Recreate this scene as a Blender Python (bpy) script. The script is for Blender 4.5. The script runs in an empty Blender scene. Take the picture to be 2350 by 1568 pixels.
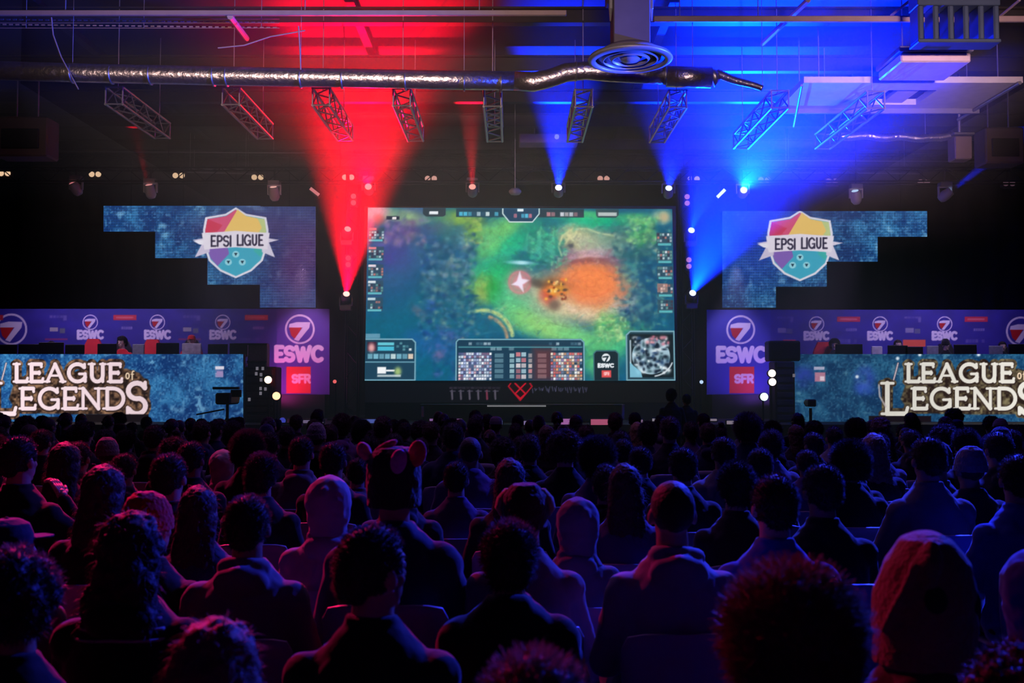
import bpy, math, random
import numpy as np
from mathutils import Vector, Matrix, Euler, noise as mnoise

random.seed(7)
NR = np.random.RandomState(11)
SC = bpy.context.scene
COL = SC.collection
PI = math.pi

# ------------------------------------------------------------------ camera
F = 2285.0            # focal length in pixels (35 mm lens on a 36 mm sensor)
CX, CY = 1175.0, 784.0
CAMZ = 1.70
HY = 885.0            # eye level in the photograph
PITCH = math.atan((HY - CY) / F)
cam_d = bpy.data.cameras.new('camera')
cam_d.lens = 35.0
cam_d.sensor_width = 36.0
cam_d.clip_start = 0.05
cam_d.clip_end = 200
cam_d.dof.use_dof = True
cam_d.dof.focus_distance = 18.0
cam_d.dof.aperture_fstop = 4.5
cam = bpy.data.objects.new('camera', cam_d)
COL.objects.link(cam)
cam.location = (0, 0, CAMZ)
cam.rotation_euler = (PI / 2 + PITCH, 0, 0)
SC.camera = cam


def P(px, py, Y):
    """world point at depth Y seen at pixel (px, py)"""
    dx = (px - CX) / F
    dy = (CY - py) / F
    c, s = math.cos(PITCH), math.sin(PITCH)
    d = Vector((dx, c - dy * s, s + dy * c))
    k = Y / d.y
    return Vector((d.x * k, Y, CAMZ + d.z * k))


# ------------------------------------------------------------------ world, exposure
w = bpy.data.worlds.new('world')
SC.world = w
w.use_nodes = True
w.node_tree.nodes['Background'].inputs[0].default_value = (0.004, 0.004, 0.008, 1)
w.node_tree.nodes['Background'].inputs[1].default_value = 0.2
SC.view_settings.view_transform = 'Standard'
SC.view_settings.look = 'None'
SC.view_settings.exposure = 0.0
SC.view_settings.gamma = 1.0
SC.view_settings.use_curve_mapping = False
cy = SC.cycles
cy.use_denoising = True
cy.max_bounces = 4
cy.diffuse_bounces = 2
cy.glossy_bounces = 2
cy.transmission_bounces = 2
cy.volume_bounces = 0
cy.transparent_max_bounces = 8
cy.caustics_reflective = False
cy.caustics_refractive = False
cy.sample_clamp_indirect = 3.0
cy.use_adaptive_sampling = True
cy.adaptive_threshold = 0.02


def area(name, loc, target, energy, color, size, size_y=None, spread=PI):
    d = bpy.data.lights.new(name, 'AREA')
    d.energy = energy
    d.color = color
    d.shape = 'RECTANGLE'
    d.size = size
    d.size_y = size_y or size
    d.spread = spread
    o = bpy.data.objects.new(name, d)
    COL.objects.link(o)
    o.location = loc
    v = Vector(target) - Vector(loc)
    o.rotation_euler = v.to_track_quat('-Z', 'Y').to_euler()
    return o


def spot(name, loc, target, energy, color, angle, blend=0.6, radius=0.03):
    d = bpy.data.lights.new(name, 'SPOT')
    d.energy = energy
    d.color = color
    d.spot_size = math.radians(angle)
    d.spot_blend = blend
    d.shadow_soft_size = radius
    o = bpy.data.objects.new(name, d)
    COL.objects.link(o)
    o.location = loc
    v = Vector(target) - Vector(loc)
    o.rotation_euler = v.to_track_quat('-Z', 'Y').to_euler()
    return o


RED = (1.0, 0.0, 0.016)
BLUE = (0.0, 0.014, 1.0)
# colour washes hung over the audience, just above the frame
area('wash_red', (-5.6, 12.6, 7.2), (-4.4, 3.4, 1.1), 330, (1.0, 0.01, 0.13), 0.4, 0.4, math.radians(54))
area('wash_blue', (5.6, 12.6, 7.2), (3.6, 3.4, 1.1), 760, (0.02, 0.04, 1.0), 0.4, 0.4, math.radians(72))
# added blue spot out of view, there only to tint the round diffuser
spot('diffuser_fill', (8.2, 11.3, 4.0), (1.6, 12.2, 5.8), 26000, (0.02, 0.06, 1.0), 22, 1, 0.1)
area('violet_fill', (0.0, 10.2, 7.3), (0, 8.2, 0), 62, (0.55, 0.22, 1.0), 9.0, 2.0, math.radians(115))  # added soft fill that lifts the far rows, no fixture behind it
# warm house lights far behind the camera, reaching ducts and rafts under the ceiling
area('house_warm', (-2.5, -3.0, 3.4), (-2.2, 14.2, 6.1), 72, (1.0, 0.68, 0.60), 8.0, 0.3, math.radians(24))
area('house_warm', (5.0, -3.0, 2.6), (6.0, 15.2, 6.4), 44, (1.0, 0.60, 0.66), 3.0, 0.4, math.radians(16))
# front wash on the two printed backdrops and on the players
for sx in (-1, 1):
    area('wash_backdrop', (sx * 9.6, 20.9, 5.3), (sx * 9.0, 23.6, 2.5), 50, (0.66, 0.5, 1.0), 4.0, 0.2, math.radians(90))

# ------------------------------------------------------------------ materials
MATS = {}


def nt(m):
    m.use_nodes = True
    return m.node_tree


def mat(name, color=(0.5, 0.5, 0.5), rough=0.6, metal=0.0, spec=0.4, var=0.15, scale=6.0, bump=0.0, objcol=False,
        emis=None, strength=0.0, sheen=0.0, sampling=None):
    if name in MATS:
        return MATS[name]
    m = bpy.data.materials.new(name)
    t = nt(m)
    b = t.nodes['Principled BSDF']
    b.inputs['Roughness'].default_value = rough
    b.inputs['Metallic'].default_value = metal
    b.inputs['Specular IOR Level'].default_value = spec
    if sheen:
        b.inputs['Sheen Weight'].default_value = sheen
        b.inputs['Sheen Roughness'].default_value = 0.4
    tc = t.nodes.new('ShaderNodeTexCoord')
    n = t.nodes.new('ShaderNodeTexNoise')
    n.inputs['Scale'].default_value = scale
    n.inputs['Detail'].default_value = 3.0
    t.links.new(tc.outputs['Object'], n.inputs['Vector'])
    mr = t.nodes.new('ShaderNodeMapRange')
    mr.inputs['To Min'].default_value = 1.0 - var
    mr.inputs['To Max'].default_value = 1.0 + var
    t.links.new(n.outputs['Fac'], mr.inputs['Value'])
    vm = t.nodes.new('ShaderNodeVectorMath')
    vm.operation = 'SCALE'
    if objcol:
        oi = t.nodes.new('ShaderNodeObjectInfo')
        t.links.new(oi.outputs['Color'], vm.inputs[0])
    else:
        vm.inputs[0].default_value = color[:3]
    t.links.new(mr.outputs['Result'], vm.inputs['Scale'])
    t.links.new(vm.outputs['Vector'], b.inputs['Base Color'])
    if bump:
        bp = t.nodes.new('ShaderNodeBump')
        bp.inputs['Strength'].default_value = bump
        bp.inputs['Distance'].default_value = 0.02
        t.links.new(n.outputs['Fac'], bp.inputs['Height'])
        t.links.new(bp.outputs['Normal'], b.inputs['Normal'])
    if emis is not None:
        b.inputs['Emission Color'].default_value = (*emis, 1)
        b.inputs['Emission Strength'].default_value = strength
        m.cycles.emission_sampling = sampling or 'NONE'
    MATS[name] = m
    return m


def glow(name, col, strength, sampling='NONE'):
    """surface of a lamp, screen or LED that gives off light"""
    if name in MATS:
        return MATS[name]
    m = bpy.data.materials.new(name)
    t = nt(m)
    t.nodes.clear()
    e = t.nodes.new('ShaderNodeEmission')
    e.inputs[0].default_value = (*col, 1)
    e.inputs[1].default_value = strength
    o = t.nodes.new('ShaderNodeOutputMaterial')
    t.links.new(e.outputs[0], o.inputs[0])
    m.cycles.emission_sampling = sampling
    MATS[name] = m
    return m


def led_mat(name, strength=1.0, sampling='FRONT'):
    m = bpy.data.materials.new(name)
    t = nt(m)
    t.nodes.clear()
    a = t.nodes.new('ShaderNodeAttribute')
    a.attribute_name = 'picture'
    e = t.nodes.new('ShaderNodeEmission')
    e.inputs[1].default_value = strength
    o = t.nodes.new('ShaderNodeOutputMaterial')
    t.links.new(a.outputs['Color'], e.inputs[0])
    t.links.new(e.outputs[0], o.inputs[0])
    m.cycles.emission_sampling = sampling
    return m


def print_mat(name, rough=0.7):
    m = bpy.data.materials.new(name)
    t = nt(m)
    a = t.nodes.new('ShaderNodeAttribute')
    a.attribute_name = 'picture'
    b = t.nodes['Principled BSDF']
    b.inputs['Roughness'].default_value = rough
    t.links.new(a.outputs['Color'], b.inputs['Base Color'])
    return m


BLACK = mat('black_paint', (0.012, 0.012, 0.014), 0.5)
DARKM = mat('dark_metal', (0.03, 0.03, 0.034), 0.45, 0.6)
STEEL = mat('steel', (0.45, 0.45, 0.47), 0.38, 0.9, bump=0.2)
ALU = mat('truss_aluminium', (0.34, 0.34, 0.35), 0.38, 0.75)
CURT = mat('black_curtain', (0.006, 0.006, 0.008), 0.95, scale=3, var=0.3)
WHITE = mat('white_panel', (0.6, 0.58, 0.57), 0.7)

# ------------------------------------------------------------------ mesh helpers


class MB:
    def __init__(s):
        s.v = []
        s.f = []

    def add(s, vs, fs):
        k = len(s.v)
        s.v += [tuple(p) for p in vs]
        s.f += [tuple(i + k for i in f) for f in fs]
        return s

    def box(s, c, d, rot=None, bev=0.0):
        hx, hy, hz = d[0] / 2, d[1] / 2, d[2] / 2
        b = min(bev, hx * .9, hy * .9, hz * .9)
        if b <= 0:
            vs = [Vector((x * hx, y * hy, z * hz)) for x in (-1, 1) for y in (-1, 1) for z in (-1, 1)]
            fs = [(0, 1, 3, 2), (4, 6, 7, 5), (0, 4, 5, 1), (2, 3, 7, 6), (0, 2, 6, 4), (1, 5, 7, 3)]
        else:
            vs = []
            ix = {}
            for x in (-1, 1):
                for y in (-1, 1):
                    for z in (-1, 1):
                        for a in range(3):
                            p = [x * (hx - b), y * (hy - b), z * (hz - b)]
                            p[a] += (x, y, z)[a] * b
                            ix[(x, y, z, a)] = len(vs)
                            vs.append(Vector(p))
            fs = []
            for a in range(3):
                o = [i for i in range(3) if i != a]
                for sg in (-1, 1):
                    q = []
                    for u, v in ((-1, -1), (1, -1), (1, 1), (-1, 1)):
                        k = [0, 0, 0]
                        k[a] = sg
                        k[o[0]] = u
                        k[o[1]] = v
                        q.append(ix[(*k, a)])
                    fs.append(tuple(q))
                for u in (-1, 1):
                    for v in (-1, 1):
                        q = []
                        for (e, ax) in ((-1, o[0]), (1, o[0]), (1, o[1]), (-1, o[1])):
                            k = [0, 0, 0]
                            k[a] = e
                            k[o[0]] = u
                            k[o[1]] = v
                            q.append(ix[(*k, ax)])
                        fs.append(tuple(q))
            for x in (-1, 1):
                for y in (-1, 1):
                    for z in (-1, 1):
                        fs.append(tuple(ix[(x, y, z, a)] for a in range(3)))
        if rot is not None:
            R = rot.to_matrix() if isinstance(rot, Euler) else rot
            vs = [R @ p for p in vs]
        return s.add([p + Vector(c) for p in vs], fs)

    def cyl(s, a, b, r0, r1=None, n=12, cap=True):
        a, b = Vector(a), Vector(b)
        r1 = r0 if r1 is None else r1
        q = (b - a).to_track_quat('Z', 'Y')
        vs = []
        for (p, r) in ((a, r0), (b, r1)):
            for i in range(n):
                t = 2 * PI * i / n
                vs.append(p + q @ Vector((r * math.cos(t), r * math.sin(t), 0)))
        fs = [(i, (i + 1) % n, n + (i + 1) % n, n + i) for i in range(n)]
        if cap:
            fs += [tuple(range(n - 1, -1, -1)), tuple(range(n, 2 * n))]
        return s.add(vs, fs)

    def tube(s, pts, r, n=10, cap=True):
        pts = [Vector(p) for p in pts]
        m = len(pts)
        rs = r if isinstance(r, (list, tuple)) else [r] * m
        vs = []
        for i, p in enumerate(pts):
            d = (pts[min(i + 1, m - 1)] - pts[max(i - 1, 0)])
            q = d.to_track_quat('Z', 'Y')
            for k in range(n):
                t = 2 * PI * k / n
                vs.append(p + q @ Vector((rs[i] * math.cos(t), rs[i] * math.sin(t), 0)))
        fs = []
        for i in range(m - 1):
            for k in range(n):
                fs.append((i * n + k, i * n + (k + 1) % n, (i + 1) * n + (k + 1) % n, (i + 1) * n + k))
        if cap:
            fs += [tuple(range(n - 1, -1, -1)), tuple(range((m - 1) * n, m * n))]
        return s.add(vs, fs)

    def ell(s, c, r, rot=None, nu=20, nv=14):
        r = (r, r, r) if isinstance(r, (int, float)) else r
        R = rot.to_matrix() if rot is not None else Matrix.Identity(3)
        c = Vector(c)
        vs = [c + R @ Vector((0, 0, -r[2]))]
        for j in range(1, nv):
            ph = -PI / 2 + PI * j / nv
            for i in range(nu):
                t = 2 * PI * i / nu
                vs.append(c + R @ Vector((r[0] * math.cos(ph) * math.cos(t), r[1] * math.cos(ph) * math.sin(t), r[2] * math.sin(ph))))
        vs.append(c + R @ Vector((0, 0, r[2])))
        fs = [(0, 1 + (i + 1) % nu, 1 + i) for i in range(nu)]
        for j in range(nv - 2):
            for i in range(nu):
                a = 1 + j * nu
                fs.append((a + i, a + (i + 1) % nu, a + nu + (i + 1) % nu, a + nu + i))
        a = 1 + (nv - 2) * nu
        fs += [(a + i, a + (i + 1) % nu, len(vs) - 1) for i in range(nu)]
        return s.add(vs, fs)

    def cap(s, a, b, r0, r1=None):
        """tapered limb with round ends"""
        r1 = r0 if r1 is None else r1
        s.cyl(a, b, r0, r1, 16)
        s.ell(a, r0, nu=16, nv=10)
        s.ell(b, r1, nu=16, nv=10)
        return s

    def lathe(s, prof, c=(0, 0, 0), n=32, axis='Z'):
        vs = []
        for (r, z) in prof:
            for i in range(n):
                t = 2 * PI * i / n
                p = (r * math.cos(t), r * math.sin(t), z)
                if axis == 'Y':
                    p = (p[0], -p[2], p[1])
                vs.append((p[0] + c[0], p[1] + c[1], p[2] + c[2]))
        fs = []
        for j in range(len(prof) - 1):
            for i in range(n):
                fs.append((j * n + i, j * n + (i + 1) % n, (j + 1) * n + (i + 1) % n, (j + 1) * n + i))
        return s.add(vs, fs)

    def loft(s, rings, n=24):
        """rings: (center, rx, ry, power) horizontal super-ellipses"""
        vs = []
        for (c, rx, ry, pw) in rings:
            for i in range(n):
                t = 2 * PI * i / n
                ct, st = math.cos(t), math.sin(t)
                e = 2.0 / pw
                vs.append((c[0] + rx * math.copysign(abs(ct) ** e, ct), c[1] + ry * math.copysign(abs(st) ** e, st), c[2]))
        fs = []
        for j in range(len(rings) - 1):
            for i in range(n):
                fs.append((j * n + i, j * n + (i + 1) % n, (j + 1) * n + (i + 1) % n, (j + 1) * n + i))
        fs += [tuple(range(n - 1, -1, -1)), tuple(range((len(rings) - 1) * n, len(rings) * n))]
        return s.add(vs, fs)

    def ext(s, pts, o, u, v, wv):
        """extrude polygon pts (2d) laid out on axes u, v from o by vector wv"""
        o, u, v, wv = Vector(o), Vector(u), Vector(v), Vector(wv)
        n = len(pts)
        a = [o + u * p[0] + v * p[1] for p in pts]
        return s.add(a + [p + wv for p in a], [tuple(range(n)), tuple(range(2 * n - 1, n - 1, -1))] +
                     [(i, n + i, n + (i + 1) % n, (i + 1) % n) for i in range(n)])

    def mesh(s, name, m=None, smooth=False):
        me = bpy.data.meshes.new(name)
        me.from_pydata(s.v, [], s.f)
        if smooth:
            me.shade_smooth()
        if m is not None:
            me.materials.append(m)
        me.update()
        return me

    def build(s, name, m, parent=None, smooth=False):
        return link(name, s.mesh(name, m, smooth), parent)


def link(name, me, parent=None, local=False):
    o = bpy.data.objects.new(name, me)
    COL.objects.link(o)
    if parent is not None:
        o.parent = parent
        if not local:
            M = Matrix.Translation(world_loc(parent))
            o.matrix_parent_inverse = M.inverted()
    return o


def world_loc(o):
    return Vector(o.get('_wl', o.location))


def tag(o, label=None, cat=None, group=None, kind=None):
    if label:
        o['label'] = label
    if cat:
        o['category'] = cat
    if group:
        o['group'] = group
    if kind:
        o['kind'] = kind
    return o


def thing(name, loc, label, cat, group=None):
    o = bpy.data.objects.new(name, None)
    o.empty_display_size = 0.1
    COL.objects.link(o)
    o.location = loc
    return tag(o, label, cat, group)


def struct(name, mb, m, smooth=False):
    return tag(mb.build(name, m, None, smooth), kind='structure')


def dup(root, loc, rot=None, label=None, scale=None):
    r = root.copy()
    COL.objects.link(r)
    r.location = loc
    if rot is not None:
        r.rotation_euler = rot
    if scale:
        r.scale = (scale,) * 3 if isinstance(scale, (int, float)) else scale
    if label:
        r['label'] = label
    for ch in root.children:
        c = ch.copy()
        COL.objects.link(c)
        c.parent = r
        for g in ch.children:
            e = g.copy()
            COL.objects.link(e)
            e.parent = c
    return r
# beam strengths (watts) and haze density
RE1, RE2, RE3, RE4, RE5 = 34000, 4500, 9000, 3500, 1500
BE1, BE2, BE3, BE4, BE5, BE6 = 80000, 18000, 24000, 8000, 90000, 6000
HAZE = 0.046
# ------------------------------------------------------------------ painter for LED pictures and prints


def vnoise(h, wd, cell, seed):
    r = np.random.RandomState(seed)
    gh, gw = int(h / cell) + 3, int(wd / cell) + 3
    g = r.rand(gh, gw)
    y = np.arange(h) / cell
    x = np.arange(wd) / cell
    y0, x0 = y.astype(int), x.astype(int)
    fy, fx = (y - y0)[:, None], (x - x0)[None, :]
    fy, fx = fy * fy * (3 - 2 * fy), fx * fx * (3 - 2 * fx)
    a = g[np.ix_(y0, x0)]
    b = g[np.ix_(y0, x0 + 1)]
    c = g[np.ix_(y0 + 1, x0)]
    d = g[np.ix_(y0 + 1, x0 + 1)]
    return (a * (1 - fx) + b * fx) * (1 - fy) + (c * (1 - fx) + d * fx) * fy


class Canvas:
    """colours are display values 0..255; coordinates are those of the picture plane"""

    def __init__(s, x0, y0, x1, y1, cell):
        s.x0, s.y0, s.x1, s.y1, s.cell = x0, y0, x1, y1, cell
        s.w = int(round((x1 - x0) / cell)) + 1
        s.h = int(round((y1 - y0) / cell)) + 1
        s.X, s.Y = np.meshgrid(np.linspace(x0, x1, s.w), np.linspace(y0, y1, s.h))
        s.a = np.zeros((s.h, s.w, 3))

    def put(s, m, col, al=1.0):
        m = np.clip(m * al, 0, 1)[..., None]
        s.a = s.a * (1 - m) + np.array(col, float) * m

    def edge(s, d, soft=None):
        soft = soft or s.cell
        return np.clip(0.5 - d / soft, 0, 1)

    def rect(s, x0, y0, x1, y1, col, al=1.0, soft=None):
        d = np.maximum(np.maximum(x0 - s.X, s.X - x1), np.maximum(y0 - s.Y, s.Y - y1))
        s.put(s.edge(d, soft), col, al)

    def ell(s, cx, cy, rx, ry, col, al=1.0, rot=0.0, soft=None, ring=None):
        c, n = math.cos(math.radians(rot)), math.sin(math.radians(rot))
        u = (s.X - cx) * c + (s.Y - cy) * n
        v = -(s.X - cx) * n + (s.Y - cy) * c
        r = np.sqrt((u / rx) ** 2 + (v / ry) ** 2)
        d = (r - 1) * min(rx, ry)
        if ring:
            d = np.abs(d) - ring / 2
        s.put(s.edge(d, soft), col, al)

    def blob(s, cx, cy, rx, ry, col, al=0.8, rot=0.0, seed=None, rag=0.5):
        c, n = math.cos(math.radians(rot)), math.sin(math.radians(rot))
        u = (s.X - cx) * c + (s.Y - cy) * n
        v = -(s.X - cx) * n + (s.Y - cy) * c
        r2 = (u / rx) ** 2 + (v / ry) ** 2
        m = np.exp(-r2 ** 1.5 * 0.9)
        if seed is not None:
            q = vnoise(s.h, s.w, 16, seed) * 0.55 + vnoise(s.h, s.w, 7, seed + 1) * 0.45
            rag = rag * .8
            m = m * (1 - rag + rag * 2 * q)
        s.put(m, col, al)

    def seg(s, pts, t, col, al=1.0, soft=None):
        d = np.full(s.X.shape, 1e9)
        for (ax, ay), (bx, by) in zip(pts[:-1], pts[1:]):
            vx, vy = bx - ax, by - ay
            L = vx * vx + vy * vy + 1e-9
            k = np.clip(((s.X - ax) * vx + (s.Y - ay) * vy) / L, 0, 1)
            d = np.minimum(d, np.hypot(s.X - ax - k * vx, s.Y - ay - k * vy))
        s.put(s.edge(d - t / 2, soft), col, al)

    def poly(s, pts, col, al=1.0, soft=None):
        ins = np.zeros(s.X.shape, bool)
        d = np.full(s.X.shape, 1e9)
        n = len(pts)
        for i in range(n):
            ax, ay = pts[i]
            bx, by = pts[(i + 1) % n]
            cr = ((ay > s.Y) != (by > s.Y))
            with np.errstate(divide='ignore', invalid='ignore'):
                xi = (bx - ax) * (s.Y - ay) / ((by - ay) or 1e-9) + ax
            ins ^= cr & (s.X < xi)
            vx, vy = bx - ax, by - ay
            L = vx * vx + vy * vy + 1e-9
            k = np.clip(((s.X - ax) * vx + (s.Y - ay) * vy) / L, 0, 1)
            d = np.minimum(d, np.hypot(s.X - ax - k * vx, s.Y - ay - k * vy))
        s.put(s.edge(np.where(ins, -d, d), soft), col, al)

    def mul(s, f):
        s.a = s.a * f[..., None]

    def text(s, word, x0, y0, x1, y1, t, col, serif=False, al=1.0, gap=0.18, slant=0.0):
        ws = [GW.get(c, 0.7) for c in word]
        tot = sum(ws) + gap * (len(word) - 1)
        u = (x1 - x0) / tot
        x = x0
        for c, wd in zip(word, ws):
            for st in GLY.get(c, []):
                if serif is False and st[0] == 's':
                    continue
                pts = st[1]
                s.seg([(x + p[0] * wd * u + slant * (1 - p[1]) * (y1 - y0), y0 + p[1] * (y1 - y0)) for p in pts],
                      t * (st[2] if len(st) > 2 else 1.0), col, al)
            x += (wd + gap) * u

    def scatter(s, x0, y0, x1, y1, n, r, cols, al=0.8, seed=1):
        q = np.random.RandomState(seed)
        for _ in range(n):
            c = cols[q.randint(len(cols))]
            s.dab(q.uniform(x0, x1), q.uniform(y0, y1), r * q.uniform(.6, 1.6), r * q.uniform(.6, 1.4), 0, c, al)

    def dab(s, cx, cy, rx, ry, rot, col, al):
        R = 2.2 * max(rx, ry)
        i0, i1 = int((cx - R - s.x0) / s.cell), int((cx + R - s.x0) / s.cell) + 2
        j0, j1 = int((cy - R - s.y0) / s.cell), int((cy + R - s.y0) / s.cell) + 2
        i0, j0 = max(i0, 0), max(j0, 0)
        if i1 <= i0 or j1 <= j0 or i0 >= s.w or j0 >= s.h:
            return
        X, Y = s.X[j0:j1, i0:i1] - cx, s.Y[j0:j1, i0:i1] - cy
        c, n = math.cos(rot), math.sin(rot)
        m = np.exp(-((X * c + Y * n) / rx) ** 2 - ((-X * n + Y * c) / ry) ** 2)[..., None] * al
        s.a[j0:j1, i0:i1] = s.a[j0:j1, i0:i1] * (1 - m) + np.array(col, float) * m

    def strokes(s, x0, y0, x1, y1, n, rx, ry, rot, jit, al, seed, far=3):
        """painterly strokes that pick up a nearby colour and vary it"""
        q = np.random.RandomState(seed)
        for _ in range(n):
            x, y = q.uniform(x0, x1), q.uniform(y0, y1)
            i = int(np.clip((x + q.normal() * rx * far - s.x0) / s.cell, 0, s.w - 1))
            j = int(np.clip((y + q.normal() * rx * far - s.y0) / s.cell, 0, s.h - 1))
            c = s.a[j, i] * (1 + q.normal() * jit) + q.normal(size=3) * 60 * jit
            k = q.uniform(.6, 1.5)
            s.dab(x, y, rx * k, ry * k, math.radians(rot + q.normal() * 25), np.clip(c, 0, 255), al)

    def sheet(s, name, fpos, m, parent=None, keep=None):
        """flat mesh whose vertices carry the picture; fpos maps plane coordinates to the world"""
        k = np.ones(s.X.shape, bool) if keep is None else keep(s.X, s.Y)
        O, Ux, Uy = [np.array(fpos(*q)) for q in ((s.x0, s.y0), (s.x1, s.y0), (s.x0, s.y1))]
        D = np.array(fpos(s.x1, s.y1))
        a = ((s.X - s.x0) / (s.x1 - s.x0))[..., None]
        b = ((s.Y - s.y0) / (s.y1 - s.y0))[..., None]
        V = (O * (1 - a) + Ux * a) * (1 - b) + (Uy * (1 - a) + D * a) * b
        ix = np.arange(s.h * s.w).reshape(s.h, s.w)
        f = np.stack([ix[1:, :-1], ix[1:, 1:], ix[:-1, 1:], ix[:-1, :-1]], -1).reshape(-1, 4)
        kk = (k[1:, :-1] & k[1:, 1:] & k[:-1, 1:] & k[:-1, :-1]).reshape(-1)
        f = f[kk]
        used = np.unique(f)
        re = np.zeros(s.h * s.w, int)
        re[used] = np.arange(len(used))
        f = re[f]
        V = V.reshape(-1, 3)[used]
        C = np.clip(s.a / 255.0, 0, 1).reshape(-1, 3)[used]
        me = bpy.data.meshes.new(name)
        me.vertices.add(len(V))
        me.vertices.foreach_set('co', V.astype(np.float32).ravel())
        me.loops.add(len(f) * 4)
        me.loops.foreach_set('vertex_index', f.astype(np.int32).ravel())
        me.polygons.add(len(f))
        me.polygons.foreach_set('loop_start', (np.arange(len(f)) * 4).astype(np.int32))
        me.update(calc_edges=True)
        at = me.color_attributes.new('picture', 'BYTE_COLOR', 'POINT')
        at.data.foreach_set('color_srgb', np.hstack([C, np.ones((len(C), 1))]).astype(np.float32).ravel())
        me.materials.append(m)
        return link(name, me, parent)


def arc(cx, cy, rx, ry, a0, a1, n=14):
    return [(cx + rx * math.cos(math.radians(a0 + (a1 - a0) * i / n)), cy + ry * math.sin(math.radians(a0 + (a1 - a0) * i / n))) for i in range(n + 1)]


S_ = arc(0.5, 0.27, 0.45, 0.25, -25, -270, 12) + arc(0.5, 0.75, 0.45, 0.25, -90, 155, 14)[1:]
GW = {'I': 0.12, 'L': 0.6, 'E': 0.62, 'A': 0.95, 'G': 0.95, 'U': 0.8, 'N': 0.9, 'D': 0.9, 'S': 0.68, 'W': 1.15, 'C': 0.85, 'P': 0.66,
      'F': 0.6, 'R': 0.72, ' ': 0.3, '1': 0.25, 'o': .5, 'f': .4}
GLY = {
    'E': [('m', [(0.12, 0), (0.12, 1)]), ('m', [(0.12, 0), (0.9, 0)]), ('m', [(0.12, 0.5), (0.75, 0.5)]), ('m', [(0.12, 1), (1, 1)]),
          ('s', [(0.9, 0), (0.93, 0.16)], .7), ('s', [(1, 1), (1.06, 0.82)], .7), ('s', [(0.75, .42), (0.75, 0.58)], .6), ('s', [(-0.1, 0), (0.2, 0)], .6), ('s', [(-0.1, 1), (0.2, 1)], .6)],
    'L': [('m', [(0.15, 0), (0.15, 1)]), ('m', [(0.15, 1), (1, 1)]), ('s', [(-0.12, 0), (0.42, 0)], .6), ('s', [(-0.1, 1), (0.2, 1)], .6), ('s', [(1, 1), (1.08, 0.8)], .7)],
    'A': [('m', [(0.08, 1), (0.5, 0)], .8), ('m', [(0.5, 0), (0.92, 1)]), ('m', [(0.25, 0.66), (0.75, 0.66)], .6), ('s', [(-0.06, 1), (0.2, 1)], .6), ('s', [(0.78, 1), (1.06, 1)], .6)],
    'G': [('m', arc(0.52, 0.5, 0.47, 0.5, -40, -330, 20)), ('m', [(0.93, 0.98), (0.93, 0.56)], .9), ('m', [(0.62, 0.56), (0.93, 0.56)], .7), ('s', [(0.9, 0.0), (0.9, 0.2)], .7)],
    'U': [('m', [(0.12, 0), (0.12, 0.65)] + arc(0.47, 0.65, 0.35, 0.35, 180, 0, 10)[1:] + [(0.82, 0)]), ('s', [(-0.08, 0), (0.3, 0)], .6), ('s', [(0.66, 0), (1.0, 0)], .6), ('s', [(0.82, .3), (0.82, 1)], .8)],
    'N': [('m', [(0.1, 1), (0.1, 0)], .8), ('m', [(0.1, 0), (0.88, 1)]), ('m', [(0.88, 1), (0.88, 0)], .8), ('s', [(-0.1, 0), (0.15, 0)], .6), ('s', [(-0.08, 1), (0.28, 1)], .6), ('s', [(0.7, 0), (1.05, 0)], .6)],
    'D': [('m', [(0.12, 0), (0.12, 1)]), ('m', [(0.12, 0), (0.4, 0)] + arc(0.42, 0.5, 0.52, 0.5, -90, 90, 14) + [(0.12, 1)]), ('s', [(-0.08, 0), (0.2, 0)], .6), ('s', [(-0.08, 1), (0.2, 1)], .6)],
    'S': [('m', S_), ('s', [(0.93, 0.0), (0.93, 0.2)], .7), ('s', [(0.02, 0.8), (0.02, 1.0)], .7)],
    'W': [('m', [(0.03, 0), (0.27, 1)]), ('m', [(0.27, 1), (0.5, 0.1)]), ('m', [(0.5, 0.1), (0.73, 1)]), ('m', [(0.73, 1), (0.97, 0)])],
    'C': [('m', arc(0.55, 0.5, 0.5, 0.5, -50, -310, 18))],
    'P': [('m', [(0.12, 1), (0.12, 0), (0.6, 0)] + arc(0.6, 0.26, 0.35, 0.26, -90, 90, 8) + [(0.12, 0.52)])],
    'F': [('m', [(0.12, 0), (0.12, 1)]), ('m', [(0.12, 0), (1, 0)]), ('m', [(0.12, 0.5), (0.85, 0.5)])],
    'R': [('m', [(0.12, 1), (0.12, 0), (0.6, 0)] + arc(0.6, 0.26, 0.35, 0.26, -90, 90, 8) + [(0.12, 0.52)]), ('m', [(0.5, 0.52), (0.95, 1)])],
    'I': [('m', [(0.5, 0), (0.5, 1)])],
    '1': [('m', [(0.7, 0), (0.7, 1)]), ('m', [(0.7, 0), (0.1, 0.25)], .7)],
    'o': [('m', arc(.5, .62, .4, .36, 0, 360, 12))],
    'f': [('m', arc(.7, .25, .35, .25, -60, -180, 6) + [(.35, 1.1)]), ('m', [(0, .4), (.8, .4)], .7)],
}


def shot(c, x0, y0, x1, y1, rows, cols, seed, pal, al=0.9, fill=0.8):
    """small illegible icons of a game interface"""
    q = np.random.RandomState(seed)
    dw, dh = (x1 - x0) / cols, (y1 - y0) / rows
    for j in range(rows):
        for i in range(cols):
            if q.rand() < fill:
                k = pal[q.randint(len(pal))]
                c.rect(x0 + i * dw + dw * .08, y0 + j * dh + dh * .12, x0 + (i + 1) * dw - dw * .08, y0 + (j + 1) * dh - dh * .12, k, al * q.uniform(.6, 1))


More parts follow.
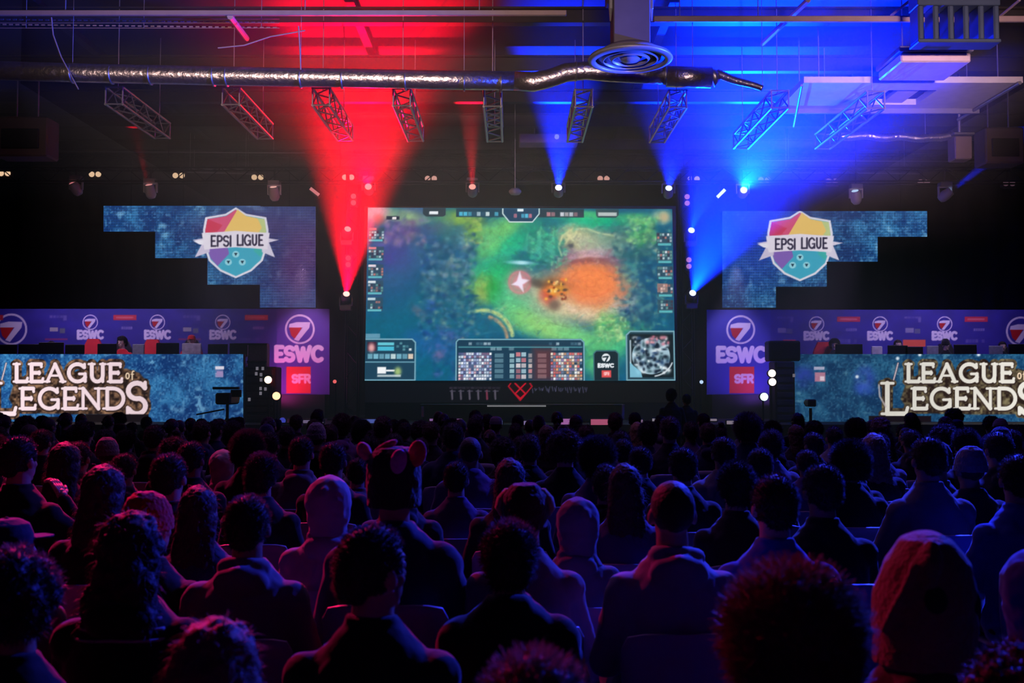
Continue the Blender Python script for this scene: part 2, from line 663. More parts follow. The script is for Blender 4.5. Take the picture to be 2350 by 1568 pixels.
def paint_game():
    # plane coordinates: X 62..2152, Y 78..1252
    c = Canvas(62, 78, 2152, 1252, 4.4)
    c.a[:] = (14, 84, 118)
    g = c.blob
    g(300, 900, 420, 480, (6, 92, 118), .9)
    g(250, 560, 330, 200, (24, 78, 120), .9, -30, 3, .3)
    g(420, 420, 420, 90, (42, 84, 130), .8, -35, 5, .3)
    g(330, 200, 160, 110, (92, 76, 128), .85, -35, 7, .3)
    g(230, 380, 120, 130, (70, 62, 140), .8, -50, 9, .3)
    g(200, 270, 110, 40, (120, 96, 160), .6, -40, 15, .3)
    g(240, 130, 260, 50, (150, 190, 120), .7, 8, 17, .4)
    g(120, 110, 90, 60, (215, 150, 170), .85)
    g(370, 270, 60, 34, (140, 110, 120), .55, -15, 2, .6)
    g(560, 220, 110, 40, (110, 84, 116), .6, -20)
    g(480, 300, 90, 70, (28, 70, 130), .6)
    g(660, 150, 130, 60, (132, 170, 70), .8, 10, 31, .6)
    g(620, 260, 110, 90, (50, 110, 110), .7, 0, 33, .6)
    # dark forest at the left
    g(560, 480, 130, 200, (16, 66, 104), .85, 10, 41, .6)
    g(600, 640, 150, 170, (20, 84, 110), .85, 0, 43, .7)
    g(620, 850, 190, 160, (14, 92, 118), .85, 20, 45, .7)
    g(520, 1000, 190, 90, (30, 84, 150), .7, 15, 47, .6)
    g(500, 740, 40, 70, (70, 100, 190), .6, 0, 49, .5)
    g(420, 790, 70, 30, (110, 100, 120), .6, 40, 51, .5)
    g(640, 960, 90, 40, (72, 96, 150), .6, 35, 53, .6)
    g(740, 300, 60, 60, (110, 150, 160), .7, 20, 55, .9)
    g(660, 480, 46, 70, (120, 140, 130), .6, -10, 57, .9)
    g(570, 620, 60, 46, (110, 140, 130), .55, 0, 59, .9)
    g(800, 200, 70, 80, (120, 160, 60), .7, 15, 61, .8)
    g(770, 360, 60, 50, (14, 80, 90), .6)
    g(760, 600, 60, 80, (110, 130, 90), .6, 0, 63, .8)
    # green lanes
    g(940, 320, 180, 110, (96, 186, 108), .95, -40, 65, .25)
    g(1010, 200, 190, 60, (112, 192, 104), .8, -12, 67, .4)
    g(1060, 330, 130, 60, (20, 178, 130), .9, -35, 69, .3)
    g(880, 480, 160, 40, (56, 160, 160), .8, -30, 71, .3)
    g(1200, 250, 120, 100, (20, 140, 110), .7, 0, 73, .3)
    g(1640, 170, 260, 60, (0, 172, 128), .95, 4, 75, .2)
    g(1500, 120, 300, 30, (90, 190, 110), .7, 2, 76, .3)
    g(1900, 150, 120, 40, (90, 190, 110), .8, 0, 77, .5)
    g(940, 560, 190, 130, (20, 166, 96), .95, -15, 79, .25)
    g(1060, 640, 150, 130, (60, 178, 120), .8, 10, 81, .25)
    g(860, 640, 90, 100, (150, 170, 80), .8, 15, 83, .5)
    g(930, 650, 50, 90, (0, 140, 60), .7, -10, 85, .4)
    g(1080, 780, 160, 120, (86, 186, 130), .9, 30, 87, .25)
    g(1180, 860, 190, 80, (110, 190, 110), .9, 30, 89, .25)
    g(1330, 900, 220, 70, (140, 196, 110), .9, 18, 91, .25)
    g(1520, 960, 200, 60, (110, 200, 120), .8, 15, 93, .3)
    g(1640, 1100, 120, 130, (90, 190, 110), .85, 0, 95, .4)
    g(1330, 780, 150, 70, (170, 200, 140), .7, 18, 97, .3)
    g(1800, 1000, 110, 90, (70, 180, 120), .8, 0, 99, .5)
    # pines
    for (x, y, s_) in ((1250, 300, 1.2), (1340, 290, .9), (1195, 340, .8), (1310, 390, .7), (1165, 300, .5)):
        for k in range(5):
            g(x, y - 80 * s_ + k * 40 * s_, (12 + 13 * k) * s_, 26 * s_, (70 + 12 * (4 - k), 176, 130) if k % 2 else (10, 110, 104), .85, 0, 101 + k, .5)
    g(1440, 400, 100, 130, (10, 90, 96), .7, 0, 111, .5)
    # dark slope right
    g(1850, 360, 190, 170, (20, 84, 92), .9, 30, 113, .5)
    g(1960, 600, 170, 260, (12, 70, 110), .9, 0, 115, .45)
    g(2000, 850, 190, 90, (14, 80, 110), .85, 0, 117, .4)
    g(1800, 290, 90, 90, (80, 120, 120), .7, 30, 119, .8)
    g(1960, 240, 70, 100, (110, 190, 110), .8, 0, 121, .8)
    g(2080, 130, 70, 50, (170, 190, 150), .7, 0, 123, .6)
    g(1850, 520, 60, 110, (90, 170, 150), .6, 20, 125, .8)
    # great boulder over the den
    g(1530, 300, 170, 100, (190, 186, 130), .95, 10, 127, .3)
    g(1460, 270, 80, 70, (214, 206, 150), .8, 20, 129, .3)
    g(1600, 330, 150, 60, (150, 160, 150), .75, 15, 131, .4)
    g(1700, 280, 110, 60, (120, 150, 130), .7, 20, 133, .5)
    g(1450, 330, 26, 26, (40, 50, 66), .8)
    g(1560, 395, 170, 40, (196, 160, 180), .8, -3, 135, .35)
    g(1430, 410, 70, 60, (120, 88, 130), .75, -30, 137, .4)
    g(1730, 450, 80, 50, (110, 90, 130), .7, 35, 139, .4)
    # sand and orange den
    g(1500, 690, 330, 160, (198, 184, 140), .95, 12, 141, .2)
    g(1640, 700, 190, 120, (200, 160, 120), .8, -20, 143, .25)
    g(1580, 590, 215, 150, (224, 120, 72), 1.0, 5, 145, .15)
    g(1600, 560, 150, 95, (236, 126, 64), .9, 0, 147, .15)
    g(1560, 610, 70, 50, (214, 100, 56), .6, 0, 149, .5)
    c.ell(1585, 590, 130, 85, (200, 90, 60), .5, soft=14, ring=8)
    c.ell(1585, 590, 195, 140, (196, 120, 110), .45, soft=18, ring=10)
    g(1560, 440, 170, 26, (120, 60, 80), .8, -4, 151, .3)
    g(1290, 660, 110, 70, (206, 204, 160), .8, 20, 153, .3)
    g(1500, 780, 170, 46, (210, 190, 160), .7, 10, 155, .3)
    g(1830, 640, 80, 34, (176, 110, 90), .75, -25, 157, .4)
    g(1800, 740, 100, 40, (170, 180, 180), .8, -25, 159, .5)
    g(1850, 800, 70, 70, (60, 80, 120), .7, 0, 161, .5)
    g(1720, 880, 110, 90, (96, 180, 100), .8, 0, 163, .9)
    g(1880, 900, 90, 60, (60, 150, 110), .7, 0, 165, .8)
    c.seg(arc(1480, 640, 340, 250, 60, 125, 14), 7, (90, 140, 90), .45)
    # pale rock arch low centre
    g(850, 860, 120, 80, (20, 92, 120), .8, 0, 167, .6)
    c.seg(arc(850, 960, 205, 185, -115, -5, 16), 26, (196, 206, 130), .85, soft=16)
    c.seg(arc(840, 975, 180, 165, -70, -5, 12), 22, (200, 150, 110), .8, soft=16)
    g(560, 1090, 40, 40, (160, 96, 130), .7, 0, 169, .6)
    g(700, 970, 40, 20, (120, 80, 100), .5)
    # foliage speckle and brush texture
    c.scatter(420, 260, 820, 980, 170, 13, [(90, 140, 150), (10, 60, 100), (60, 110, 150), (130, 150, 140), (6, 90, 110), (30, 60, 140)], .6, 5)
    c.scatter(1750, 200, 2130, 900, 120, 13, [(60, 130, 140), (8, 50, 90), (120, 170, 140), (20, 90, 110)], .6, 6)
    c.scatter(1640, 830, 1860, 980, 60, 10, [(150, 200, 130), (40, 140, 110), (190, 220, 160)], .6, 7)
    c.scatter(1150, 200, 1420, 500, 60, 10, [(130, 200, 160), (10, 100, 100), (60, 180, 140)], .55, 8)
    # leafy masses and rock facets
    for (x0, y0, x1, y1, n_, cs, r_, sd) in (
            (430, 330, 800, 620, 170, [(10, 52, 92), (96, 130, 150), (30, 90, 140), (14, 70, 96), (140, 150, 150)], 15, 31),
            (430, 560, 800, 900, 200, [(8, 66, 96), (20, 96, 120), (60, 110, 140), (10, 50, 96), (110, 140, 130)], 15, 32),
            (520, 880, 760, 1240, 90, [(20, 80, 130), (70, 90, 150), (12, 60, 110)], 15, 33),
            (1740, 200, 2060, 420, 90, [(24, 84, 96), (100, 140, 130), (10, 60, 84), (150, 170, 150)], 15, 34),
            (1780, 430, 2040, 900, 150, [(10, 52, 90), (50, 110, 130), (110, 160, 140), (14, 70, 110)], 15, 35),
            (1840, 120, 2060, 320, 90, [(120, 190, 110), (40, 140, 90), (170, 210, 140), (60, 110, 90)], 13, 36),
            (1640, 820, 1860, 990, 80, [(150, 200, 120), (50, 140, 90), (190, 214, 150), (90, 120, 90)], 12, 37),
            (730, 120, 860, 320, 60, [(130, 170, 70), (60, 110, 80), (170, 180, 100)], 12, 38),
            (1150, 230, 1430, 480, 120, [(70, 190, 140), (8, 96, 100), (130, 210, 160), (10, 120, 100)], 12, 39),
            (180, 160, 460, 330, 50, [(120, 96, 150), (90, 60, 120), (150, 120, 130), (60, 60, 120)], 16, 40)):
        c.scatter(x0, y0, x1, y1, n_, r_, cs, .5, sd)
    for (x, y, s_) in ((1250, 300, 1.25), (1342, 300, 1.0), (1160, 300, .7)):
        for k in range(6):
            w_ = (8 + 11 * k) * s_
            c.poly([(x, y - 100 * s_ + k * 28 * s_), (x + w_, y - 50 * s_ + k * 30 * s_), (x - w_, y - 50 * s_ + k * 30 * s_)], (90 - 8 * k, 190 - 8 * k, 140), .65, soft=12)
            c.poly([(x, y - 90 * s_ + k * 28 * s_), (x + w_, y - 50 * s_ + k * 30 * s_), (x, y - 50 * s_ + k * 30 * s_)], (10, 96, 96), .45, soft=10)
    c.seg([(1390, 400), (1370, 340), (1400, 260), (1470, 218), (1560, 216), (1660, 250), (1740, 262)], 12, (220, 214, 160), .55, soft=14)
    c.seg([(1400, 470), (1470, 420), (1580, 400), (1700, 410)], 14, (206, 170, 196), .5, soft=16)
    c.seg([(1350, 500), (1430, 450), (1560, 436), (1680, 460), (1740, 520)], 12, (96, 56, 90), .5, soft=16)
    c.strokes(70, 90, 2140, 1240, 900, 28, 8, -35, .06, .4, 91, 1.5)
    c.strokes(430, 130, 2140, 950, 1200, 13, 6, 20, .13, .45, 92, 2)
    g(1580, 590, 205, 140, (226, 124, 76), .85, 5, 145, .12)
    g(1600, 570, 130, 85, (236, 130, 70), .7, 0, 147, .15)
    c.seg(arc(1585, 590, 140, 92, 20, 330, 30), 6, (204, 92, 60), .4, soft=10)
    c.seg(arc(1585, 590, 90, 55, 60, 390, 30), 5, (208, 96, 60), .35, soft=10)
    c.seg(arc(1585, 590, 40, 26, 0, 300, 20), 5, (208, 96, 60), .35, soft=8)
    c.seg([(1500, 540), (1570, 600), (1660, 560)], 5, (214, 104, 66), .4, soft=8)
    c.strokes(1400, 470, 1740, 720, 90, 26, 6, 8, .03, .4, 93, 1)
    n = vnoise(c.h, c.w, 5, 21) * .5 + vnoise(c.h, c.w, 2, 22) * .5
    c.mul(0.92 + 0.2 * n)
    # fight: glowing globe and fiery burst
    g(1105, 580, 80, 80, (226, 120, 140), .85)
    c.ell(1105, 585, 72, 72, (236, 110, 130), .5, soft=16, ring=16)
    c.poly([(1105, 510), (1120, 560), (1170, 570), (1125, 600), (1130, 650), (1095, 610), (1050, 600), (1085, 575)], (236, 226, 246), .95, soft=14)
    g(1110, 450, 84, 14, (170, 220, 230), .85, 2, 171, .5)
    g(1330, 610, 110, 60, (120, 70, 40), .85, 8, 173, .6)
    g(1300, 680, 60, 60, (200, 60, 50), .9, 0, 175, .4)
    g(1340, 740, 42, 40, (110, 90, 80), .9)
    g(1350, 640, 70, 36, (240, 170, 50), .95, 0, 177, .7)
    c.scatter(1280, 560, 1420, 700, 34, 10, [(250, 190, 70), (120, 40, 30), (240, 120, 60), (70, 50, 50), (255, 220, 140)], .8, 9)
    g(1220, 590, 50, 30, (70, 60, 60), .7, 20)
    # ---------------- interface
    D = (18, 44, 62)
    T = (110, 170, 186)
    c.poly([(440, 78), (596, 78), (596, 125), (578, 138), (460, 138), (440, 120)], (40, 56, 66))
    c.rect(484, 102, 544, 122, (226, 230, 236))
    c.poly([(668, 82), (985, 82), (1000, 140), (668, 140)], (24, 60, 78), .95)
    shot(c, 686, 100, 960, 136, 1, 9, 3, [(230, 240, 240), (80, 190, 220), (40, 80, 110), (200, 220, 230)], .9, .9)
    c.poly([(1240, 82), (1545, 82), (1545, 140), (1225, 140)], (34, 52, 66), .95)
    shot(c, 1256, 100, 1535, 136, 1, 9, 4, [(230, 210, 210), (200, 130, 140), (60, 60, 80), (220, 220, 230)], .9, .9)
    c.poly([(985, 82), (1240, 82), (1240, 118), (1196, 172), (1030, 172), (985, 118)], (26, 62, 92))
    c.seg([(988, 82), (988, 116), (1034, 172), (1192, 172), (1238, 116), (1238, 82)], 8, (196, 214, 214))
    shot(c, 1036, 112, 1190, 148, 1, 6, 5, [(90, 200, 230), (200, 110, 130), (240, 240, 240), (30, 60, 90)], .9, 1)
    c.rect(1088, 82, 1130, 100, (226, 236, 240))
    c.poly([(1628, 82), (1784, 82), (1784, 120), (1766, 140), (1640, 140), (1628, 124)], (48, 70, 78))
    c.rect(1642, 104, 1770, 128, (210, 216, 214), .8)
    c.rect(190, 136, 280, 160, (30, 40, 60))
    c.rect(230, 142, 258, 158, (240, 230, 230))
    pal = [(236, 236, 240), (40, 70, 90), (190, 210, 214), (200, 120, 110), (110, 160, 150), (60, 40, 60)]
    for k, y in enumerate((215, 345, 465, 575, 690)):
        c.rect(70, y, 176, y + 92, (46, 74, 92), .85)
        c.rect(72, y + 2, 124, y + 18, [(240, 120, 130), (250, 130, 140), (240, 220, 230), (230, 236, 240), (200, 220, 230)][k], .9)
        shot(c, 72, y + 22, 176, y + 78, 3, 6, 20 + k, pal, .9, .85)
        c.rect(72, y + 80, 166, y + 94, (100, 186, 196), .9)
        if k < 4:
            c.rect(66, y + 94, 176, y + 108, (60, 70, 110), .5)
    g(140, 160, 40, 40, (190, 80, 80), .7)
    for k, y in enumerate((240, 360, 470, 590, 700)):
        c.rect(2040, y, 2148, y + 92, (50, 80, 96), .85)
        shot(c, 2044, y + 4, 2146, y + 68, 3, 6, 40 + k, pal, .9, .85)
        c.rect(2050, y + 74, 2140, y + 90, (90, 180, 186), .9)
    g(2096, 136, 36, 34, (196, 170, 130), .8)
    c.rect(2040, 590, 2110, 650, (230, 150, 130), .5)
    # lower left panel
    c.rect(62, 935, 160, 966, (150, 180, 200), .6)
    c.poly([(62, 968), (380, 968), (404, 992), (404, 1250), (62, 1250)], (26, 62, 84))
    c.seg([(64, 972), (378, 972), (400, 994), (400, 1248), (62, 1248)], 9, (120, 168, 186))
    c.rect(62, 1122, 400, 1131, (90, 140, 160))
    c.rect(76, 990, 136, 1052, (60, 30, 50))
    g(104, 1030, 22, 30, (230, 170, 170), .95)
    c.rect(146, 994, 256, 1014, (96, 190, 206))
    c.rect(146, 1022, 256, 1050, (70, 180, 206))
    shot(c, 270, 990, 376, 1052, 3, 5, 61, [(220, 230, 235), (30, 70, 90), (90, 150, 160)], .9, .8)
    shot(c, 76, 1066, 388, 1110, 1, 8, 62, [(230, 236, 240), (120, 180, 200), (200, 220, 220), (60, 110, 130), (220, 200, 180)], 1, 1)
    c.rect(146, 1160, 204, 1204, (236, 238, 240))
    c.rect(204, 1178, 262, 1190, (236, 238, 240))
    g(284, 1190, 24, 30, (170, 196, 120), .9)
    c.rect(146, 1212, 304, 1226, (210, 220, 220), .8)
    # scoreboard
    c.poly([(672, 985), (690, 968), (1520, 968), (1542, 990), (1542, 1252), (672, 1252)], (20, 54, 78))
    c.rect(1196, 1030, 1330, 1250, (96, 46, 54), .8, soft=60)
    c.seg([(676, 1250), (676, 990), (692, 973), (1518, 973), (1538, 992), (1538, 1250)], 9, (110, 160, 176))
    c.rect(690, 1020, 1528, 1030, (80, 150, 160), .7)
    shot(c, 706, 990, 910, 1014, 1, 8, 70, [(200, 220, 230), (80, 120, 140)], .8, .8)
    shot(c, 1300, 990, 1520, 1014, 1, 9, 71, [(200, 220, 230), (80, 120, 140)], .7, .7)
    shot(c, 690, 1060, 916, 1250, 5, 1, 72, [(150, 150, 190)], .5, 1)
    shot(c, 690, 1060, 916, 1250, 9, 13, 72, [(250, 250, 255), (190, 200, 240), (90, 90, 140), (236, 180, 190), (220, 230, 245), (130, 90, 120)], 1, .95)
    shot(c, 930, 1064, 1000, 1240, 5, 1, 73, [(150, 190, 200)], .55, 1)
    shot(c, 1034, 1064, 1070, 1240, 5, 1, 74, [(190, 226, 230)], .8, 1)
    shot(c, 1076, 1056, 1150, 1244, 5, 2, 75, [(240, 220, 220), (210, 120, 130), (190, 220, 230)], .95, 1)
    shot(c, 1160, 1064, 1190, 1240, 5, 1, 76, [(240, 150, 150), (240, 210, 200)], .85, 1)
    shot(c, 1220, 1064, 1290, 1240, 5, 1, 77, [(190, 150, 150)], .5, 1)
    shot(c, 1312, 1060, 1526, 1250, 5, 1, 78, [(170, 150, 150)], .5, 1)
    shot(c, 1312, 1060, 1526, 1250, 9, 12, 78, [(250, 230, 210), (230, 160, 110), (140, 120, 170), (246, 246, 250), (220, 100, 100), (110, 130, 170)], 1, .95)
    shot(c, 780, 1024, 1440, 1050, 1, 16, 79, [(200, 230, 235)], .5, .4)
    # sponsor tile
    c.poly([(1602, 1252), (1602, 1068), (1622, 1046), (1752, 1046), (1772, 1068), (1772, 1252)], (16, 34, 46))
    c.seg([(1604, 1250), (1604, 1068), (1622, 1050), (1750, 1050), (1770, 1068), (1770, 1250)], 7, (60, 110, 120))
    c.ell(1686, 1096, 28, 28, (220, 226, 230))
    c.seg([(1668, 1092), (1700, 1088), (1682, 1122)], 10, (16, 34, 46))
    c.text('ESWC', 1632, 1138, 1738, 1160, 9, (236, 240, 244))
    c.rect(1656, 1182, 1720, 1230, (214, 76, 78))
    c.text('SFR', 1672, 1196, 1706, 1214, 5, (250, 200, 200))
    # minimap
    c.poly([(1822, 1252), (1822, 940), (1850, 912), (2152, 912), (2152, 1252)], (30, 60, 76))
    c.seg([(1826, 1250), (1826, 942), (1852, 917), (2148, 917), (2148, 1248), (1826, 1248)], 10, (120, 166, 180))
    c.rect(1846, 936, 2140, 1230, (14, 26, 34))
    c.ell(1990, 1085, 128, 124, (170, 200, 214), .95)
    c.scatter(1880, 960, 2110, 1200, 150, 12, [(16, 30, 50), (200, 226, 236), (40, 70, 110), (230, 240, 244), (60, 90, 100), (14, 24, 40)], .95, 15)
    c.scatter(1960, 950, 2110, 1010, 10, 13, [(226, 150, 160), (210, 120, 140)], .8, 16)
    c.poly([(1846, 1120), (1846, 1230), (1930, 1230), (1920, 1190), (1870, 1150)], (130, 196, 220), .9)
    c.seg(arc(1990, 1085, 150, 138, 20, 80, 10), 10, (220, 230, 236), .8)
    c.seg([(1852, 980), (1852, 1130)], 10, (200, 220, 230), .8)
    return c


def paint_blue(c, seed, tint=None, level=1.0):
    """icy blue cloud texture of the side LED walls"""
    h, wd = c.h, c.w
    n = vnoise(h, wd, 22, seed) * .5 + vnoise(h, wd, 9, seed + 1) * .3 + vnoise(h, wd, 4, seed + 2) * .2
    f = np.clip((n - .3) / .45, 0, 1)[..., None]
    c.a = np.array((18, 58, 118)) * (1 - f) + np.array((52, 122, 178)) * f
    s = vnoise(h, wd, 6, seed + 3) * vnoise(h, wd, 14, seed + 4)
    c.put(np.clip((s - .40) * 3, 0, 1), (120, 180, 220), .8)
    f2 = vnoise(h, wd, 2.2, seed + 6)
    c.put(np.clip((f2 - .62) * 2.5, 0, 1), (110, 170, 215), .6)
    c.put(np.clip((.38 - f2) * 2.5, 0, 1), (10, 40, 90), .6)
    if tint is not None:
        c.put(tint(c.X, c.Y), (70, 60, 120), .8)
    c.a *= level


def led_tiles(c, d, amt):
    c.mul(1 - amt * (0.5 + 0.5 * np.cos(2 * PI * c.Y / d)) * (0.65 + 0.35 * np.cos(2 * PI * c.X / (d * .9))))


def paint_shield(c, cx, cy, k):
    """sporting crest with ribbon, centred at cx, cy; k scales pixels"""
    def q(pts):
        return [(cx + x * k, cy + y * k) for x, y in pts]
    out = [(0, -81), (24, -66), (70, -58), (75, -30), (74, 5), (62, 42), (36, 66), (0, 82), (-36, 66), (-62, 42), (-74, 5), (-75, -30), (-70, -58), (-24, -66)]
    inn = [(x * .93, y * .94) for x, y in out]
    c.poly(q(out), (226, 222, 236))
    c.poly(q(inn), (70, 170, 196))
    c.poly(q([(0, -76), (-22, -61), (-65, -54), (-70, -28), (-69, -10), (-24, -22), (6, -70)]), (214, 84, 124))
    c.poly(q([(-65, -54), (-70, -28), (-69, -10), (-50, -16), (-30, -40)]), (206, 60, 90))
    c.poly(q([(4, -76), (24, -61), (50, -56), (64, -30), (48, -12), (-28, -22)]), (236, 196, 110))
    c.poly(q([(50, -56), (66, -54), (70, -28), (69, -8), (44, -12), (60, -34)]), (190, 204, 140))
    c.poly(q([(-67, 10), (-58, 36), (-42, 54), (-10, 20), (-12, 6)]), (130, 96, 180))
    c.poly(q([(-20, 6), (60, 6), (50, 40), (34, 60), (0, 76), (-36, 58), (-14, 30)]), (64, 168, 196))
    c.poly(q([(40, 6), (66, 6), (58, 34), (42, 20)]), (60, 180, 160), .7)
    # ribbon
    c.poly(q([(-98, -6), (-76, 0), (-94, 34), (-60, 22), (-60, -12)]), (206, 196, 220))
    c.poly(q([(98, -6), (76, 0), (90, 34), (60, 22), (60, -12)]), (214, 206, 226))
    c.poly(q([(-98, -4), (-72, -6), (-72, 6), (-84, 4)]), (236, 232, 244))
    c.poly(q([(-78, -22), (-40, -24), (0, -27), (40, -24), (78, -22), (72, 16), (36, 13), (0, 11), (-36, 13), (-72, 16)]), (230, 222, 236))
    a, b = cx - 57 * k, cx + 62 * k
    t = 4.2 * k
    c.text('EPSI', a, cy - 15 * k, a + 46 * k, cy + 8 * k, t, (46, 40, 66))
    c.text('LIGUE', a + 60 * k, cy - 17 * k, b, cy + 6 * k, t, (46, 40, 66))
    for (x, y) in ((0, 27), (-17, 45), (15, 45)):
        c.ell(cx + x * k, cy + y * k, 8 * k, 7.5 * k, (150, 214, 228))
        c.poly(q([(x - 4, y - 3), (x + 4, y - 3), (x, y + 4)]), (16, 40, 60))


def paint_league(c, sx, sy, k, sep=0.0, warm=0.0):
    """two-line carved title; sx, sy = upper left; k scales the 345 x 130 layout"""
    def T(x, y):
        return sx + x * k, sy + y * k
    parts = (('LEAGUE', 34, 10, 278, 50, 9), ('EGEND', 48, 66, 286, 112, 9), ('L', -18, 54, 32, 124, 11), ('S', 292, 52, 336, 124, 11.5))

    def allof(cv, grow, col, al, off=0.0):
        for (word, x0, y0, x1, y1, t) in parts:
            a, b = T(x0, y0 + off), T(x1, y1 + off)
            cv.text(word, a[0], a[1], b[0], b[1], (t + grow) * k, col, True, al)
    tmp = Canvas(c.x0, c.y0, c.x1, c.y1, c.cell)
    allof(tmp, 15, (255, 255, 255), 1)
    tmp.poly([T(*p) for p in ((30, 60), (120, 30), (290, 20), (320, 30), (345, 60), (340, 124), (200, 126), (40, 122), (20, 90))], (255, 255, 255), 1, soft=4)
    m = tmp.a[..., :1] / 255.0
    q = vnoise(c.h, c.w, 7, 301) * .55 + vnoise(c.h, c.w, 3, 302) * .45
    f = np.clip((q - .3) / .5, 0, 1)[..., None]
    dk, lt = np.array((38, 27, 24.)), (np.array((150, 112, 84.)) if not warm else np.array((122, 112, 82.)))
    base = dk * (1 - f) + lt * f
    c.a = c.a * (1 - m) + base * m
    allof(c, 5, (44, 30, 28), .85, 1)
    allof(c, 0, (232, 208, 214) if not warm else (216, 212, 202), 1)
    h = vnoise(c.h, c.w, 9, 303)
    a = T(288, 26)
    b = T(308, 44)
    c.text('of', a[0], a[1], b[0], b[1], 6 * k, (40, 28, 24), False, .8)
    c.text('of', a[0], a[1], b[0], b[1], 3.2 * k, (226, 200, 170))
    c.seg([T(14, 8), T(10, 24), T(4, 46)], 5 * k, (60, 44, 50), .8)
    c.seg([T(14, 8), T(10, 24), T(4, 46)], 3 * k, (206, 190, 200), .9)
    c.seg([T(-30, 58), T(-28, 84), T(-14, 108)], 4 * k, (190, 180, 180), .8)


def paint_badge(c, x, y, r, dim=1.0):
    """round emblem with a swept numeral"""
    W_ = tuple(v * dim for v in (225, 215, 232))
    c.ell(x, y, r, r, W_, soft=1.2, ring=r * .14)
    c.poly([(x - r * .78, y - r * .18), (x + r * .2, y - r * .2), (x - r * .35, y + r * .7), (x - r * .62, y + r * .45)], tuple(v * dim for v in (190, 16, 26)))
    c.poly([(x - r * .75, y - r * .38), (x - r * .2, y - r * .52), (x + r * .75, y - r * .5), (x + r * .68, y - r * .1), (x - r * .1, y + r * .86), (x - r * .42, y + r * .74), (x + r * .2, y - r * .12), (x - r * .8, y - r * .12)], W_)


def paint_backdrop(c, left):
    """navy printed wall; coordinates are pixels of the photograph"""
    c.a[:] = (48, 40, 140)
    n = vnoise(c.h, c.w, 12, 5)
    c.mul(.92 + .16 * n)
    mk = (150, 140, 190)
    if left:
        # end panel slightly brighter print
        for (x,) in ((207,), (361,), (511,), (53,)):
            pass
        for x in (207, 361, 511, 53):
            if x != 53:
                paint_badge(c, x, 740, 16.5)
                c.text('ESWC', x - 29, 760, x + 30, 777, 6.2, (225, 215, 232))
        paint_badge(c, 26, 756, 34)
        for x in (286, 588, -20):
            c.rect(x - 26, 723, x + 27, 735, (196, 40, 60))
            c.seg([(x - 18, 729), (x + 18, 729)], 4, (226, 120, 120), .8)
            shot(c, x - 8, 749, x + 18, 757, 1, 5, 9, [mk], .9, .9)
        for x in (131, 437):
            shot(c, x - 18, 723, x + 14, 731, 1, 4, 8, [mk], .5, .9)
            c.rect(x + 14, 724, x + 22, 736, mk, .5)
            c.rect(x - 17, 752, x + 2, 761, (190, 186, 170), .8)
            c.rect(x + 6, 754, x + 18, 765, (120, 130, 110), .7)
            c.rect(x - 28, 777, x + 24, 781, (190, 50, 90), .6)
        shot(c, 550, 776, 606, 781, 1, 9, 11, [mk], .6, .8)
        x = 688
        c.rect(635, 700, 760, 910, (84, 56, 160))
        paint_badge(c, 688, 756, 32)
        c.text('ESWC', 632, 797, 741, 828, 10.5, (246, 236, 250))
        c.rect(657, 842, 713, 903, (236, 58, 34))
        c.text('SFR', 671, 861, 711, 878, 6, (255, 226, 206))
    else:
        for x in (1874, 2020, 2168):
            paint_badge(c, x, 744, 16.5)
            c.text('ESWC', x - 28, 763, x + 28, 779, 6.2, (225, 215, 232))
        paint_badge(c, 2343, 761, 32)
        for x in (1947, 2240):
            c.rect(x - 26, 727, x + 27, 739, (196, 40, 70))
            c.seg([(x - 18, 733), (x + 18, 733)], 4, (226, 120, 130), .8)
            shot(c, x - 6, 753, x + 20, 761, 1, 5, 9, [mk], .9, .9)
            shot(c, x - 24, 778, x + 20, 788, 1, 6, 19, [mk], .5, .8)
        for x in (1802, 2095):
            shot(c, x - 20, 726, x + 12, 732, 1, 4, 8, [mk], .5, .9)
            c.rect(x + 12, 727, x + 19, 740, mk, .5)
            c.rect(x - 17, 753, x + 2, 764, (170, 166, 180), .7)
            c.rect(x + 4, 755, x + 17, 766, (120, 130, 120), .6)
        c.rect(1797, 780, 1826, 791, (214, 50, 70))
        c.rect(2072, 780, 2124, 796, (226, 90, 60))
        c.rect(1618, 700, 1768, 910, (56, 56, 168))
        paint_badge(c, 1700, 757, 31)
        c.text('ESWC', 1646, 799, 1757, 829, 10.5, (246, 236, 250))
        c.rect(1674, 842, 1731, 903, (236, 58, 34))
        c.text('SFR', 1687, 861, 1728, 878, 6, (255, 226, 206))
# ------------------------------------------------------------------ hall shell
WX, Y0, Y1, ZC = 14.5, -5.0, 27.5, 7.7
STG = 0.92            # stage height
floor = struct('floor', MB().box((0, (Y0 + Y1) / 2, -0.1), (2 * WX, Y1 - Y0, 0.2)), mat('hall_floor', (0.03, 0.028, 0.03), 0.5, bump=0.1))
cl = MB().box((0, (Y0 + Y1) / 2, ZC + 0.1), (2 * WX, Y1 - Y0, 0.2))
struct('ceiling', cl, mat('ceiling_deck', (0.009, 0.008, 0.009), 0.8, scale=1.5))
WALLM = mat('hall_wall', (0.03, 0.028, 0.034), 0.85, scale=1)
struct('wall_back', MB().box((0, Y1 + 0.1, ZC / 2), (2 * WX, 0.2, ZC)), WALLM)
struct('wall_rear', MB().box((0, Y0 - 0.1, ZC / 2), (2 * WX, 0.2, ZC)), WALLM)
struct('wall_left', MB().box((-WX - 0.1, (Y0 + Y1) / 2, ZC / 2), (0.2, Y1 - Y0, ZC)), WALLM)
struct('wall_right', MB().box((WX + 0.1, (Y0 + Y1) / 2, ZC / 2), (0.2, Y1 - Y0, ZC)), WALLM)
